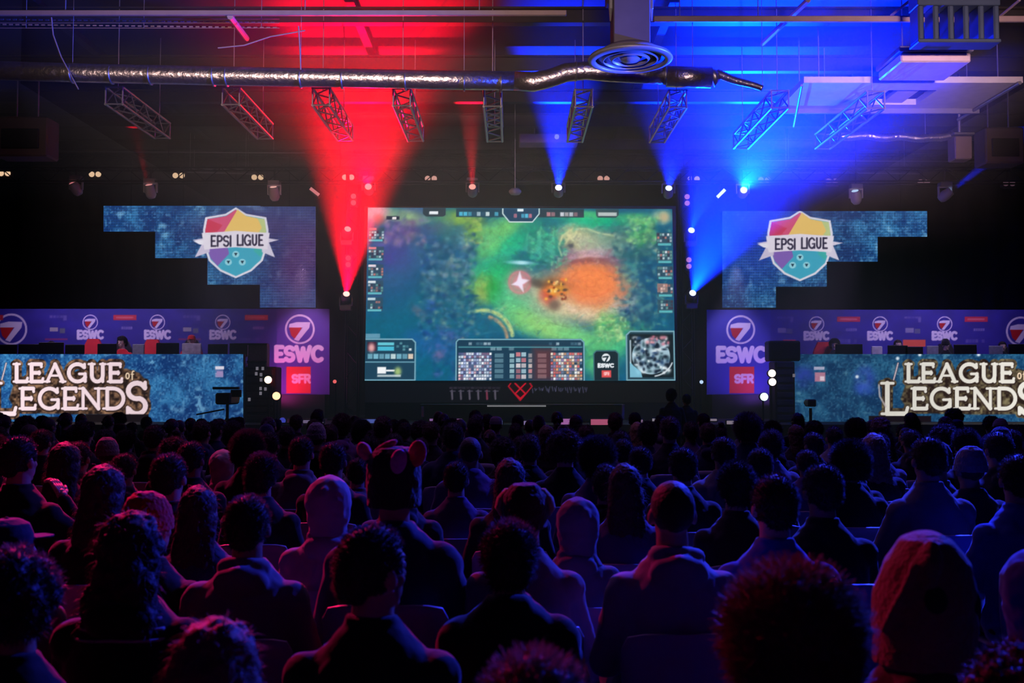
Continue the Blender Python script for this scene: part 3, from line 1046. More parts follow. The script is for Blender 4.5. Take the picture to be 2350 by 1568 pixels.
# purlins under the roof deck
tb = MAT_BEAM = mat('roof_beam', (0.022, 0.019, 0.019), 0.6, 0.3)
k = 0
for (Y, z, h) in ((15.2, 7.42, .22), (17.6, 7.45, .26), (19.6, 7.45, .22), (21.4, 7.45, .26), (23.6, 7.45, .22), (25.6, 7.45, .26)):
    k += 1
    m = MB()
    m.box((0, Y, z + h / 2), (2 * WX, 0.16, 0.03)).box((0, Y, z - h / 2), (2 * WX, 0.16, 0.03)).box((0, Y, z), (2 * WX, 0.03, h))
    struct('trim_%d' % k, m, tb)
for x in (-12.2, -7.4, -2.5, 2.5, 7.4, 12.2):
    k += 1
    struct('trim_%d' % k, MB().box((x, 20.0, 7.64), (0.14, 14.6, 0.1)), tb)

# pale continuous beam across the hall near the top of the frame
def across(name, x0, x1, py, Y, h, m, label, cat, dy=0.06):
    a, b = P(x0, py, Y), P(x1, py + (2 if x1 > x0 else 0), Y)
    o = MB().box(((a.x + b.x) / 2, Y, a.z), (b.x - a.x, dy, h), None, 0.01).build(name, m)
    return tag(o, label, cat)


SB = mat('beam_paint', (0.34, 0.26, 0.24), 0.5, 0.2)
RT = thing('roof_rail', P(350, 30, 14.0), 'long pale steel rail across the left and middle of the ceiling, highest thing in view', 'rail')
a, b = P(-60, 24, 14.0), P(1300, 36, 14.0)
MB().box(((a.x + b.x) / 2, 14, (a.z + b.z) / 2), (b.x - a.x, 0.06, 0.075), None, .01).build('rail', SB, RT)
for x in (150, 700, 1100):
    p = P(x, 28, 14.0)
    MB().cyl(p, (p.x, 14, ZC), 0.008, n=6).build('hanger', STEEL, RT)
RT = thing('roof_rail', P(1650, 42, 14.0), 'long steel rail lit blue, behind the round air diffuser', 'rail')
a, b = P(1500, 44, 14.0), P(2420, 44, 14.0)
MB().box(((a.x + b.x) / 2, 14, a.z), (b.x - a.x, 0.06, 0.085), None, .01).build('rail', SB, RT)
for x in (1560, 1740, 2290):
    p = P(x, 44, 14.0)
    MB().cyl(p, (p.x, 14, ZC), 0.008, n=6).build('hanger', STEEL, RT)
# perforated cable tray
CT = thing('cable_tray', P(250, 52, 14.6), 'perforated metal cable tray running under the pale rail at left', 'cable tray')
a, b = P(-40, 44, 14.6), P(640, 52, 14.6)
m = MB()
n = 46
for i in range(n):
    x = a.x + (b.x - a.x) * i / n
    zz = a.z + (b.z - a.z) * i / n
    m.box((x, 14.6, zz), (0.055, 0.01, 0.018)).box((x + .03, 14.62, zz - 0.07), (0.055, 0.01, 0.018))
m.box(((a.x + b.x) / 2, 14.62, a.z + 0.01), (b.x - a.x, 0.01, 0.008)).box(((a.x + b.x) / 2, 14.62, a.z - 0.05), (b.x - a.x, 0.01, 0.008)).box(((a.x + b.x) / 2, 14.64, a.z - 0.12), (b.x - a.x, 0.01, 0.008))
m.build('tray', SB, CT)
for x in (60, 330, 600):
    p = P(x, 50, 14.63)
    MB().cyl(p - Vector((0, 0, .1)), (p.x, p.y, ZC), 0.006, n=6).build('hanger', STEEL, CT)

# ---- long round duct
DUCT = mat('duct_foil', (0.62, 0.58, 0.57), 0.33, 0.95, bump=0.6, scale=16, var=.25)
DY = 14.2
dt = thing('air_duct', P(600, 178, DY), 'long shiny round duct crossing the ceiling from the left edge', 'duct')
pts = [P(x, y, DY) for x, y in ((-80, 160), (200, 168), (400, 172), (600, 176), (800, 179), (1000, 183), (1180, 186))]
MB().tube(pts, 0.135, 20).build('pipe', DUCT, dt, True)
for x in (166, 256, 345, 490, 520, 690, 785, 930, 1065, 1150):
    p = P(x, 164 + (x + 80) * 26 / 1260, DY)
    MB().cyl(p - Vector((.012, 0, 0)), p + Vector((.012, 0, 0)), 0.142, n=20).build('collar', STEEL, dt, True)
for x in (166, 690, 1065):
    p = P(x, 164 + (x + 80) * 26 / 1260, DY)
    MB().cyl(p + Vector((0, 0, .13)), (p.x, DY, ZC), 0.005, n=6).build('hanger', STEEL, dt)
dt = thing('bent_duct', P(1300, 172, DY), 'crinkled duct section that kinks upward left of the round diffuser', 'duct')
pts = [P(x, y, DY) for x, y in ((1180, 186), (1225, 188), (1262, 180), (1300, 166), (1345, 162), (1400, 166), (1460, 170), (1525, 172))]
MB().tube(pts, [0.135, .14, .13, .135, .13, .135, .13, .135], 20).build('pipe', DUCT, dt, True)
for x, y in ((1322, 164), (1525, 172)):
    p = P(x, y, DY)
    MB().cyl(p - Vector((.012, 0, 0)), p + Vector((.012, 0, 0)), 0.142, n=20).build('collar', STEEL, dt, True)
dt = thing('duct_stub', P(1590, 178, DY), 'short smooth duct end right of the round diffuser', 'duct')
a, b = P(1530, 176, DY), P(1632, 178, DY)
MB().cyl(a, b, 0.15, n=24).build('pipe', DUCT, dt, True)
MB().cyl(b, P(1648, 172, DY), 0.15, 0.075, n=24).build('reducer', STEEL, dt, True)
p = P(1590, 160, DY)
MB().cyl(p, (p.x, DY, ZC), 0.006, n=6).build('hanger', STEEL, dt)
dt = thing('flexible_duct', P(1700, 190, DY), 'thin flexible foil hose drooping from the duct end', 'duct')
pts = []
rs = []
for i in range(41):
    t = i / 40
    x = 1645 + 105 * t
    y = 168 + 38 * (t ** 1.1) + 3 * math.sin(t * 5)
    pts.append(P(x, y, DY - .2 * t))
    rs.append((0.06 - .02 * t) * (1 + .12 * (i % 2)))
MB().tube(pts, rs, 14).build('hose', DUCT, dt, True)
pp = pts[-1]
MB().cyl(pp, (pp.x, pp.y, ZC), 0.005, n=6).build('hanger', STEEL, dt)
# ---- round diffuser on a square shaft
YD = 12.0
c = P(1446, 140, YD)
df = thing('round_air_diffuser', c, 'large round ceiling air diffuser under a square shaft, lit blue', 'diffuser')
FIN = mat('diffuser_paint', (0.3, 0.3, 0.33), 0.42, 0.3)
R0 = 0.50
MB().lathe([(R0, .03), (R0 + .02, .015), (R0, 0), (R0 * .86, -.015), (R0 * .84, .03), (R0, .05)], c, 48).build('outer_ring', FIN, df, True)
MB().lathe([(R0 * .8, .06), (R0 * .66, 0), (R0 * .64, .0), (R0 * .76, .09)], c, 48).build('cone', FIN, df, True)
MB().lathe([(R0 * .58, .07), (R0 * .44, .0), (R0 * .42, .0), (R0 * .54, .10)], c, 48).build('cone', FIN, df, True)
MB().lathe([(R0 * .34, .07), (R0 * .2, 0), (0.001, -.01)], c, 48).build('core', FIN, df, True)
MB().cyl(c + Vector((0, 0, .05)), c + Vector((0, 0, .16)), R0 * .95, R0 * .6, 40).build('plenum', mat('plenum', (.12, .11, .13), .6), df, True)
SH = mat('shaft_board', (0.10, 0.09, 0.13), 0.7)
MB().box(c + Vector((0, 0, .45)), (.44, .44, .6), None, .01).build('neck', SH, df)
MB().box(c + Vector((0, 0, 1.45)), (.56, .5, 1.4), None, .01).build('shaft', SH, df)
for sx in (-1, 1):
    MB().box(c + Vector((sx * .245, -.12, .66)), (.05, .05, .14), None, .01).cyl(c + Vector((sx * .245, -.12, .6)), c + Vector((sx * .25, -.12, .45)), .025, .008, 8).build('bracket', ALU, df)


# ---- lattice trusses running away from the viewer
def truss_mb(L, W=.26, H=.26, r=.022, n=6):
    m = MB()
    cs = [(-W / 2, 0), (W / 2, 0), (0, -H)]
    cs = [(-W / 2, 0), (W / 2, 0), (-W / 2, -H), (W / 2, -H)]
    for (x, z) in cs:
        m.cyl((x, 0, z), (x, L, z), r, n=8)
    for i in range(n):
        y0, y1 = L * i / n, L * (i + 1) / n
        for (a, b) in ((0, 1), (2, 3), (0, 2), (1, 3)):
            p, q = (cs[a], cs[b]) if i % 2 else (cs[b], cs[a])
            m.cyl((p[0], y0, p[1]), (q[0], y1, q[1]), r * .55, n=6)
    for y in (0, L):
        for (a, b) in ((0, 1), (2, 3), (0, 2), (1, 3)):
            m.cyl((cs[a][0], y, cs[a][1]), (cs[b][0], y, cs[b][1]), r * .6, n=6)
    return m


TR = [(262, 'leftmost truss piece, under the shiny duct'), (530, 'truss piece second from the left under the duct'),
      (737, 'truss piece third from the left, at the edge of the red haze'), (922, 'truss piece right of the red beam, slanting'),
      (1130, 'truss piece straight above the big screen, almost upright in view'), (1340, 'truss piece beside the narrow blue beam'),
      (1556, 'truss piece below the short duct end'), (1790, 'truss piece over the left corner of the white ceiling raft'), (2010, 'truss piece crossing the white ceiling raft')]
proto = None
for i, (px, lab) in enumerate(TR):
    p = P(px, 200 + i * 1.2, 15.0)
    L = 2.1 if i in (0, 1) else (2.6 if i > 6 else 2.2)
    t = thing('roof_truss', p, 'aluminium lattice ' + lab, 'truss', 'lattice truss pieces under the roof')
    o = truss_mb(L, n=7).build('lattice', ALU, t)
    o.matrix_parent_inverse = Matrix.Identity(4)
    for y in (0.15, L - .15):
        h = MB().cyl((0, y, 0), (0, y, ZC - p.z), .008, n=6).build('hanger', STEEL, t)
        h.matrix_parent_inverse = Matrix.Identity(4)

# ---- white raft at the right
zr = P(1840, 190, 15.6).z
xl, xr = P(1845, 190, 15.6).x, P(2348, 190, 15.6).x
yf = 15.6 * (885 - 190) / (885 - 250)
rf = thing('ceiling_raft', ((xl + xr) / 2, 16.4, zr), 'wide pale suspended ceiling raft with dark openings at upper right', 'ceiling raft')
m = MB()
ox0, ox1 = P(2040, 213, 16).x, P(2150, 213, 16).x
m.box(((xl + ox0) / 2, (15.6 + yf) / 2, zr + .05), (ox0 - xl, yf - 15.6, .1)).box(((xr + ox1) / 2, (15.6 + yf) / 2, zr + .05), (xr - ox1, yf - 15.6, .1))
m.box(((ox0 + ox1) / 2, 15.8, zr + .05), (ox1 - ox0, .4, .1)).box(((ox0 + ox1) / 2, yf - .12, zr + .05), (ox1 - ox0, .24, .1)).box(((ox0 + ox1) / 2 - .02, 16.6, zr + .06), (.34, 1.1, .06))
m.build('panel', WHITE, rf)
MB().box(((ox0 + ox1) / 2, 16.5, zr + .3), (ox1 - ox0 + .1, 1.4, .3)).build('recess', mat('recess', (.02, .018, .03), .8), rf)
MB().box(((xl + xr) / 2, yf + .03, zr + .0), (xr - xl, .06, .16)).build('fascia', mat('fascia', (.2, .2, .26), .6), rf)
MB().cyl((xr - .1, 15.5, zr - .03), (xr - .1, yf + .6, zr - .03), .03, n=10).build('edge_tube', ALU, rf)
for x in (xl + .3, xr - .3):
    for y in (15.8, yf - .2):
        MB().cyl((x, y, zr + .08), (x, y, ZC), .01, n=6).build('hanger', STEEL, rf)
# square duct box lit from below, and the finned duct above it
bx = thing('duct_box', P(2140, 140, 14.6), 'pinkish rectangular sheet-metal duct box above the ceiling raft', 'duct')
a, b = P(2062, 152, 14.4), P(2222, 152, 14.4)
MB().box(((a.x + b.x) / 2, 14.75, a.z + .1), (b.x - a.x, .9, .14), None, .02).build('casing', mat('box_metal', (.75, .62, .6), .5, .5), bx)
MB().box(((a.x + b.x) / 2, 14.75, a.z + .22), (b.x - a.x + .06, .96, .08), None, .01).build('lid', mat('fascia', (.2, .2, .26), .6), bx)
MB().cyl((a.x + .2, 14.75, a.z + .2), (a.x + .2, 14.75, ZC), .01, n=6).cyl((b.x - .2, 14.75, a.z + .2), (b.x - .2, 14.75, ZC), .01, n=6).build('hanger', STEEL, bx)
fn = thing('finned_heater', P(2190, 60, 13.4), 'dark finned heater unit hanging above the duct box', 'heater')
a, b = P(2105, 100, 13.4), P(2275, 20, 13.4)
for i in range(6):
    x = a.x + (b.x - a.x) * i / 5
    MB().box((x, 13.4, (a.z + b.z) / 2), (.08, .3, b.z - a.z), None, .02).build('fin', mat('fin_paint', (.05, .08, .12), .5, .4), fn)
MB().box(((a.x + b.x) / 2, 13.4, a.z - .01), (b.x - a.x + .1, .32, .05), None, .01).build('bottom_rail', mat('fin_paint'), fn)
MB().box(((a.x + b.x) / 2, 13.4, b.z + .14), (b.x - a.x + .1, .32, .3), None, .01).build('header', mat('fin_paint'), fn)
# ribbed flexible duct at the right with its box
fy = 18.8
fd = thing('ribbed_duct', P(2050, 315, fy), 'thin ribbed foil duct under the ceiling raft', 'duct')
pts, rs = [], []
for i in range(80):
    t = i / 79
    pts.append(P(1925 + 262 * t, 312 + 6 * t + 2 * math.sin(t * 20) - (10 * max(0, t - .9) * 10), fy))
    rs.append(.07 * (1 + .14 * (i % 2)))
MB().tube(pts, rs, 12).build('hose', DUCT, fd, True)
MB().cyl(pts[10], (pts[10].x, fy, ZC), .006, n=6).cyl(pts[60], (pts[60].x, fy, ZC), .006, n=6).build('hanger', STEEL, fd)
vb = thing('ventilation_box', P(2203, 345, fy), 'sheet-metal ventilation box at the end of the ribbed duct', 'ventilation box')
a = P(2203, 343, fy)
MB().box(a, (.33, .33, .44), None, .02).build('casing', mat('vent_casing', (.3, .22, .2), .6, .2), vb)
MB().box(a + Vector((0, 0, .26)), (.4, .4, .05), None, .01).cyl(a + Vector((0, 0, .26)), (a.x, a.y, ZC), .03, n=8).build('collar', STEEL, vb)
for (px, py, w_, h_, Y, lab) in ((2292, 340, .75, .7, 19.2, 'tall dark duct riser behind the ventilation box at right'), (62, 320, 1.0, .75, 18.6, 'dark boxy air unit hanging near the left edge')):
    p = P(px, py, Y)
    v = thing('air_unit', p, lab, 'air unit')
    MB().box(p, (w_, .5, h_), None, .03).build('casing', mat('unit_casing', (.11, .07, .07), .6), v)
    MB().box(p + Vector((0, -.27, -.05)), (w_ * .7, .04, h_ * .5), None, .01).build('grille', DARKM, v)
    MB().cyl(p + Vector((-.2, 0, h_ / 2)), (p.x - .2, Y, ZC), .015, n=6).cyl(p + Vector((.2, 0, h_ / 2)), (p.x + .2, Y, ZC), .015, n=6).build('hanger', STEEL, v)
# ceiling diffuser plates seen far away
p = P(1258, 323, 21.9)
cb = thing('ceiling_projector', p, 'grey projector box hanging over the big screen', 'projector')
MB().box(p, (1.3, .5, .2), None, .02).build('case', mat('proj_case', (.25, .22, .24), .5), cb)
MB().cyl(p + Vector((.18, -.25, .02)), p + Vector((.18, -.3, .02)), .05, n=16).build('lens', glow('proj_lens', (.5, .5, .9), .6), cb)
MB().cyl(p + Vector((-.3, 0, .08)), (p.x - .3, p.y, ZC), .015, n=8).cyl(p + Vector((.3, 0, .08)), (p.x + .3, p.y, ZC), .015, n=8).build('hanger', STEEL, cb)
p = P(1182, 441, 21.0)
cb = thing('hanging_dome', p, 'small grey dome hanging over the top edge of the big screen', 'dome')
MB().lathe([(.001, .09), (.08, .08), (.13, .03), (.135, 0), (.1, -.05), (.001, -.07)], p, 24).build('dome', mat('dome_grey', (.3, .36, .38), .6), cb, True)
MB().cyl(p + Vector((0, 0, .08)), (p.x, p.y, ZC), .008, n=6).build('hanger', STEEL, cb)
# slanting braces, loose cables and thin bars
for (x0, y0, Ya, x1, y1, Yb, r, lab) in (
        (528, 38, 14, 566, 88, 15.2, .045, 'wide slanting roof brace left of the red haze'),
        (1855, 0, 13.9, 1750, 100, 15.5, .04, 'slanting roof brace in the blue light right of the diffuser'),
        (2090, 0, 13.9, 2045, 36, 14.2, .02, 'thin roof brace left of the finned heater'),
        (2340, 0, 13.6, 2280, 50, 14.2, .02, 'thin roof brace at the top right corner'),
        (1840, 196, 15, 1822, 290, 17.5, .02, 'thin rod hanging before the left corner of the raft')):
    tag(MB().cyl(P(x0, y0, Ya), P(x1, y1, Yb), r, n=8).build('roof_brace', SB), lab, 'brace')
for (pp_, lab) in (([(118, 40), (122, 80), (140, 130), (180, 205)], 'loose cable hanging over the duct at far left'),
                   ([(500, 110), (560, 104), (620, 84), (700, 70)], 'slack cable above the duct left of the red haze'),
                   ([(685, 60), (688, 110), (690, 160)], 'cable dropping to the duct beside the red haze')):
    tag(MB().tube([P(x, y, 14.05) for x, y in pp_], .01, 6).build('cable', mat('cable_grey', (.3, .24, .24), .6)), lab, 'cable')
for (x0, x1, py, Y, r, lab) in ((-20, 700, 347, 23.0, .012, 'left'), (420, 580, 386, 23.4, .02, 'short'), (1750, 2350, 368, 22.4, .012, 'right'), (1770, 2110, 395, 23.0, .014, 'lower right'), (430, 585, 395, 23.6, .02, 'lower short')):
    a, b = P(x0, py, Y), P(x1, py + 4, Y)
    o = MB().cyl(a, b, r, n=8).cyl((a.x * .9 + b.x * .1, Y, a.z), (a.x * .9 + b.x * .1, Y, ZC), .006, n=6).cyl((a.x * .1 + b.x * .9, Y, a.z), (a.x * .1 + b.x * .9, Y, ZC), .006, n=6).build('conduit', ALU)
    tag(o, {'left': 'thin conduit along the back of the ceiling at left', 'short': 'short bright tube above the left stepped screen, upper of two', 'right': 'thin conduit along the back of the ceiling at right',
            'lower right': 'thin tube above the right stepped screen', 'lower short': 'short bright tube above the left stepped screen, lower of two'}[lab], 'conduit')

# ------------------------------------------------------------------ stage
stg = MB().box((0, 22.9, STG - .06), (26, 6.0, .12)).box((0, 19.98, STG / 2 - .03), (26, .1, STG - .06)).box((-12.9, 22.9, .42), (.1, 5.8, .84)).box((12.9, 22.9, .42), (.1, 5.8, .84))
tag(stg.build('stage', mat('stage_black', (.012, .010, .015), .7)), 'long low black stage across the whole hall', 'stage')
cur = MB()
n = 260
pts = [(-14 + 28 * i / n, 26.6 + .06 * math.sin(i * 1.1)) for i in range(n + 1)]
vs = [(x, y, STG) for x, y in pts] + [(x, y, 7.1) for x, y in pts]
cur.add(vs, [(i, i + 1, n + 2 + i, n + 1 + i) for i in range(n)])
o = cur.build('stage_curtain', CURT, None, True)
so = o.modifiers.new('s', 'SOLIDIFY')
so.thickness = .01
tag(o, 'black pleated curtain closing the back of the stage', 'curtain')

# main LED wall
YS = 23.0
M1 = 820
Zx = lambda X: 820 + X * 0.33808
Zy = lambda Y: 450 + Y * 0.33808
ms = thing('led_screen', P(1193, 875, YS), 'giant central LED screen showing a colourful video game map', 'screen')
cv = paint_game()
tl, tr = P(Zx(72), Zy(78), YS), P(Zx(2138), Zy(88), YS)
bl, br = P(Zx(50), Zy(1254), YS), P(Zx(2160), Zy(1254), YS)
LEDM = led_mat('led_picture', 1.6)


def corners(q):
    (a, b, c_, d) = [Vector(v) for v in q]

    def f(x0, y0, x1, y1):
        def g(x, y):
            u, v = (x - x0) / (x1 - x0), (y - y0) / (y1 - y0)
            return tuple((a * (1 - u) + b * u) * (1 - v) + (c_ * (1 - u) + d * u) * v)
        return g
    return f


cv.sheet('picture', corners((tl, tr, bl, br))(cv.x0, cv.y0, cv.x1, cv.y1), LEDM, ms)
w_, h_ = br.x - bl.x, tl.z - bl.z
cx_ = (bl.x + br.x) / 2
MB().box((cx_, YS + .16, bl.z + h_ / 2), (w_ + .1, .28, h_ + .1), None, .01).build('housing', BLACK, ms)
for sx in (-1, 1):
    MB().box((cx_ + sx * w_ * .4, YS + .5, (bl.z + STG) / 2 + .3), (.12, .5, bl.z - STG + .6)).build('leg', DARKM, ms)
# banner below with the red diamond emblem
bn = thing('stage_banner', P(1193, 925, YS - .2), 'dark fabric banner with red diamond emblem below the big screen', 'banner')
b0, b1 = P(838, 879, YS - .2), P(1550, 924, YS - .2)
bc = Canvas(838, 879, 1550, 924, 1.5)
bc.a[:] = (12, 9, 20)
shot(bc, 1030, 887, 1148, 894, 1, 12, 5, [(70, 60, 78)], .7, .9)
for x in (1037, 1057, 1077, 1097, 1117, 1136):
    bc.seg([(x, 897), (x + 1, 916)], 4.5, (120, 112, 130) if x != 1117 else (170, 70, 100), .8)
    bc.seg([(x - 4, 898), (x + 7, 898)], 3, (90, 84, 104), .8)
q = np.random.RandomState(4)
for k in range(26):
    x = 1222 + k * 5
    bc.seg([(x, 890 + q.uniform(-3, 3)), (x + q.uniform(-3, 4), 894 + q.uniform(0, 8))], 2.4, (96, 96, 130), .7)
dm = (236, 16, 50)
bc.poly([(1168, 879), (1220, 879), (1221, 887), (1194, 921), (1166, 887)], (40, 4, 14), .6, soft=5)
bc.seg([(1172, 880), (1167, 887), (1194, 919), (1221, 887), (1216, 880)], 3, dm, .9)
bc.seg([(1182, 880), (1206, 904), (1194, 915), (1182, 904), (1206, 880)], 3.4, dm)
bc.sheet('print', corners((P(838, 879, YS - .2), P(1550, 879, YS - .2), P(838, 924, YS - .2), P(1550, 924, YS - .2)))(838, 879, 1550, 924), led_mat('banner_glow', .9, 'NONE'), bn)  # print given emission, so emblem and marks glow without a lamp
MB().box(((b0.x + b1.x) / 2, YS - .16, (b0.z + STG) / 2), (b1.x - b0.x, .06, b0.z - STG), None, .005).build('panel', CURT, bn)


# stepped LED walls
def stepped(left):
    Y = 23.9
    lab = 'stepped blue LED wall with a sporting crest, ' + ('left of the big screen' if left else 'right of the big screen')
    if left:
        cols = [(237, 356, 472, 532), (356, 476, 472, 593), (476, 597, 472, 654), (597, 724, 475, 706)]
        cc = Canvas(236, 471, 726, 708, 1.6)
        paint_blue(cc, 40, lambda X, Y_: np.clip((X - 500) / 160, 0, 1) * .75)
        cc.blob(560, 520, 120, 40, (80, 50, 110), .6)
        cc.blob(690, 600, 50, 90, (120, 50, 110), .5, 20)
        cx, cy_ = 541, 557
    else:
        cols = [(1657, 1780, 484, 706), (1780, 1897, 484, 658), (1897, 2014, 485, 601), (2014, 2128, 485, 543)]
        cc = Canvas(1656, 483, 2131, 708, 1.6)
        paint_blue(cc, 60, lambda X, Y_: np.clip((1860 - X) / 250, 0, 1) * .0)
        cc.blob(1720, 560, 90, 90, (36, 70, 200), .7)
        cc.blob(1800, 500, 120, 30, (60, 70, 150), .5)
        cx, cy_ = 1836, 564
    root = thing('stepped_led_wall', P((cc.x0 + cc.x1) / 2, cc.y1, Y), lab, 'screen', 'stepped side screens')
    led_tiles(cc, 6.2, .34)
    paint_shield(cc, cx, cy_, 1.0)

    def keep(X, Yy):
        k_ = np.zeros(X.shape, bool)
        for (a, b, c_, d) in cols:
            k_ |= (X >= a - .9) & (X <= b + .9) & (Yy >= c_ - .9) & (Yy <= d + .9)
        return k_
    cc.sheet('picture', corners((P(cc.x0, cc.y0, Y), P(cc.x1, cc.y0, Y), P(cc.x0, cc.y1, Y), P(cc.x1, cc.y1, Y)))(cc.x0, cc.y0, cc.x1, cc.y1), led_mat('side_picture', 1.3), root, keep)
    for (a, b, c_, d) in cols:
        p, q_ = P(a, c_, Y), P(b, d, Y)
        MB().box(((p.x + q_.x) / 2, Y + .1, (p.z + q_.z) / 2), (q_.x - p.x, .16, p.z - q_.z), None, .005).build('cabinet_column', BLACK, root)
        MB().cyl(((p.x + q_.x) / 2, Y + .1, p.z), ((p.x + q_.x) / 2, Y + .1, ZC), .012, n=6).build('hanger', DARKM, root)


stepped(True)
stepped(False)


# printed backdrops
def backdrop(left):
    Y = 23.6
    x0, x1 = (-110, 756) if left else (1622, 2470)
    yt = 709 if left else 711
    c1 = Canvas(x0, yt, x1, 906, 1.5)
    paint_backdrop(c1, left)
    r = thing('sponsor_wall', P((x0 + x1) / 2, 906, Y), 'navy printed sponsor wall behind the ' + ('left' if left else 'right') + ' players', 'backdrop', 'sponsor walls')
    c1.sheet('print', corners((P(x0, yt, Y), P(x1, yt, Y), P(x0, 906, Y), P(x1, 906, Y)))(x0, yt, x1, 906), print_mat('wall_print', .6), r)
    p, q_ = P(x0, yt, Y), P(x1, 906, Y)
    MB().box(((p.x + q_.x) / 2, Y + .06, (p.z + q_.z) / 2), (q_.x - p.x, .1, p.z - q_.z), None, .005).build('panel', BLACK, r)
    MB().box(((p.x + q_.x) / 2, Y + .2, (STG + q_.z) / 2), (q_.x - p.x - .2, .5, q_.z - STG)).build('plinth', DARKM, r)
    return r


backdrop(True)
backdrop(False)


# player desks with LED fronts
YD2 = 21.5
RISER = 1.42


def desk(left):
    x0, x1 = (-110, 558) if left else (1816, 2470)
    c1 = Canvas(x0, 813, x1, 969, 1.5)
    if left:
        paint_blue(c1, 80, None, .95)
        paint_league(c1, 0 - 0, 826 + 0, 1.0)
        shot(c1, 492, 840, 514, 868, 2, 1, 4, [(180, 170, 210), (150, 140, 190)], .8, 1)
        c1.rect(494, 841, 514, 848, (226, 220, 236))
        c1.rect(497, 852, 512, 864, (160, 140, 190))
        black = [(100, 134, 957, 971), (196, 341, 951, 971)]
        for (a, b, c_, d) in black:
            c1.rect(a, c_, b, d, (22, 16, 20))
    else:
        paint_blue(c1, 90, None, .8)
        c1.put(np.full(c1.X.shape, .25), (20, 70, 80))
        paint_league(c1, 2047, 826, 1.0, warm=1.0)
        c1.blob(1985, 865, 22, 22, (50, 70, 180), .7, 0, 5, .9)
        c1.blob(1985, 893, 24, 14, (50, 80, 190), .6, 0, 7, .9)
        c1.blob(1845, 865, 26, 24, (40, 60, 150), .7, 0, 9, .9)
        c1.rect(1868, 842, 1892, 849, (200, 190, 216), .8)
        c1.rect(1870, 855, 1894, 876, (210, 130, 150), .8)
        c1.rect(1882, 864, 1892, 874, (230, 220, 230), .8)
        for x, y in ((2060, 820), (2111, 811), (2246, 811), (1967, 862)):
            c1.blob(x, y + 3, 4, 4, (230, 240, 250), .95)
        c1.rect(1994, 955, 2137, 971, (20, 12, 20))
    r = thing('player_desk', P((x0 + x1) / 2, 968, YD2), 'long gaming desk with LED title front, ' + ('left' if left else 'right') + ' team', 'desk', 'gaming desks on the stage')
    c1.sheet('led_front', corners((P(x0, 813, YD2), P(x1, 813, YD2), P(x0, 968, YD2), P(x1, 968, YD2)))(x0, 813, x1, 968), led_mat('desk_picture', 1.25), r)
    p, q_ = P(x0, 813, YD2), P(x1, 968, YD2)
    MB().box(((p.x + q_.x) / 2, YD2 + .08, (p.z + q_.z) / 2), (q_.x - p.x, .14, p.z - q_.z), None, .005).build('front_housing', BLACK, r)
    MB().box(((p.x + q_.x) / 2, YD2 + .5, RISER + .74), (q_.x - p.x, .75, .05), None, .005).build('tabletop', DARKM, r)
    for t in (.04, .35, .65, .96):
        MB().box((p.x + (q_.x - p.x) * t, YD2 + .8, (RISER + RISER + .72) / 2), (.06, .06, .72)).build('leg', DARKM, r)
    rs_ = MB().box(((p.x + q_.x) / 2, YD2 + 1.05, (STG + RISER) / 2), (q_.x - p.x, 1.75, RISER - STG))
    tag(rs_.build('riser', mat('stage_black')), 'black riser platform under the ' + ('left' if left else 'right') + ' players', 'platform')


desk(True)
desk(False)

# monitors on the desks
SCR = mat('monitor_plastic', (.012, .012, .014), .35)
MG = glow('monitor_glow', (.25, .5, .9), .35)


def monitor(px, w_, top, label, case=None):
    tz = RISER + .765
    p = P(px, top, YD2 + .45)
    r = thing('monitor', (p.x, p.y, tz), label, 'monitor', 'monitors on the gaming desks')
    h = .30
    MB().box((p.x, p.y, p.z - h / 2), (w_, .04, h), None, .01).build('back_shell', case or SCR, r)
    MB().box((p.x, p.y + .024, p.z - h / 2), (w_ - .04, .006, h - .04)).build('display', MG, r)
    MB().cyl((p.x, p.y, tz), (p.x, p.y, p.z - h / 2), .02, n=8).box((p.x, p.y, tz + .01), (.2, .16, .02), None, .005).build('stand', SCR, r)
    return r


mon = [(14, .5, 791, 'leftmost dark monitor back, left desk'), (66, .45, 790, 'dark monitor back beside the small white light, left desk'), (118, .55, 786, 'dark monitor back left of the first red chair, left desk'),
       (172, .42, 791, 'dark monitor back touching the first red chair, left desk'), (246, .42, 789, 'dark monitor back right of the first red chair, left desk'), (318, .26, 790, 'pale sticker-covered monitor back beside the red-shirted player, left desk'),
       (385, .5, 787, 'dark monitor back right of the second red chair, left desk'), (440, .42, 788, 'monitor back covered in white stickers, left desk'), (500, .44, 790, 'dark monitor back near the right end of the left desk'),
       (548, .4, 788, 'last dark monitor back on the left desk'), (1948, .6, 790, 'dark monitor backs nearest the tower, right desk'), (2012, .24, 795, 'pale monitor back with bright stickers, right desk'),
       (2060, .44, 793, 'dark monitor back in the middle of the right desk'), (2097, .4, 796, 'dark monitor back below the red wall print, right desk'), (2140, .26, 794, 'light grey monitor back beside the capped player, right desk'),
       (2215, .5, 791, 'dark monitor back right of the capped player, right desk'), (2285, .3, 794, 'greyish monitor back near the right edge, right desk'), (2340, .5, 790, 'dark monitor back at the right edge, right desk')]
PAL_ = mat('sticker_white', (.8, .8, .78), .6, var=.5, scale=14)
PGR = mat('sticker_grey', (.3, .33, .35), .6, var=.5, scale=14)
for px, w_, top, lab in mon:
    monitor(px, w_, top, lab, PAL_ if ('white stickers' in lab or 'bright' in lab) else (PGR if ('pale' in lab or 'grey' in lab) else None))
# gaming chairs
RC = mat('red_leather', (.7, .03, .04), .45)


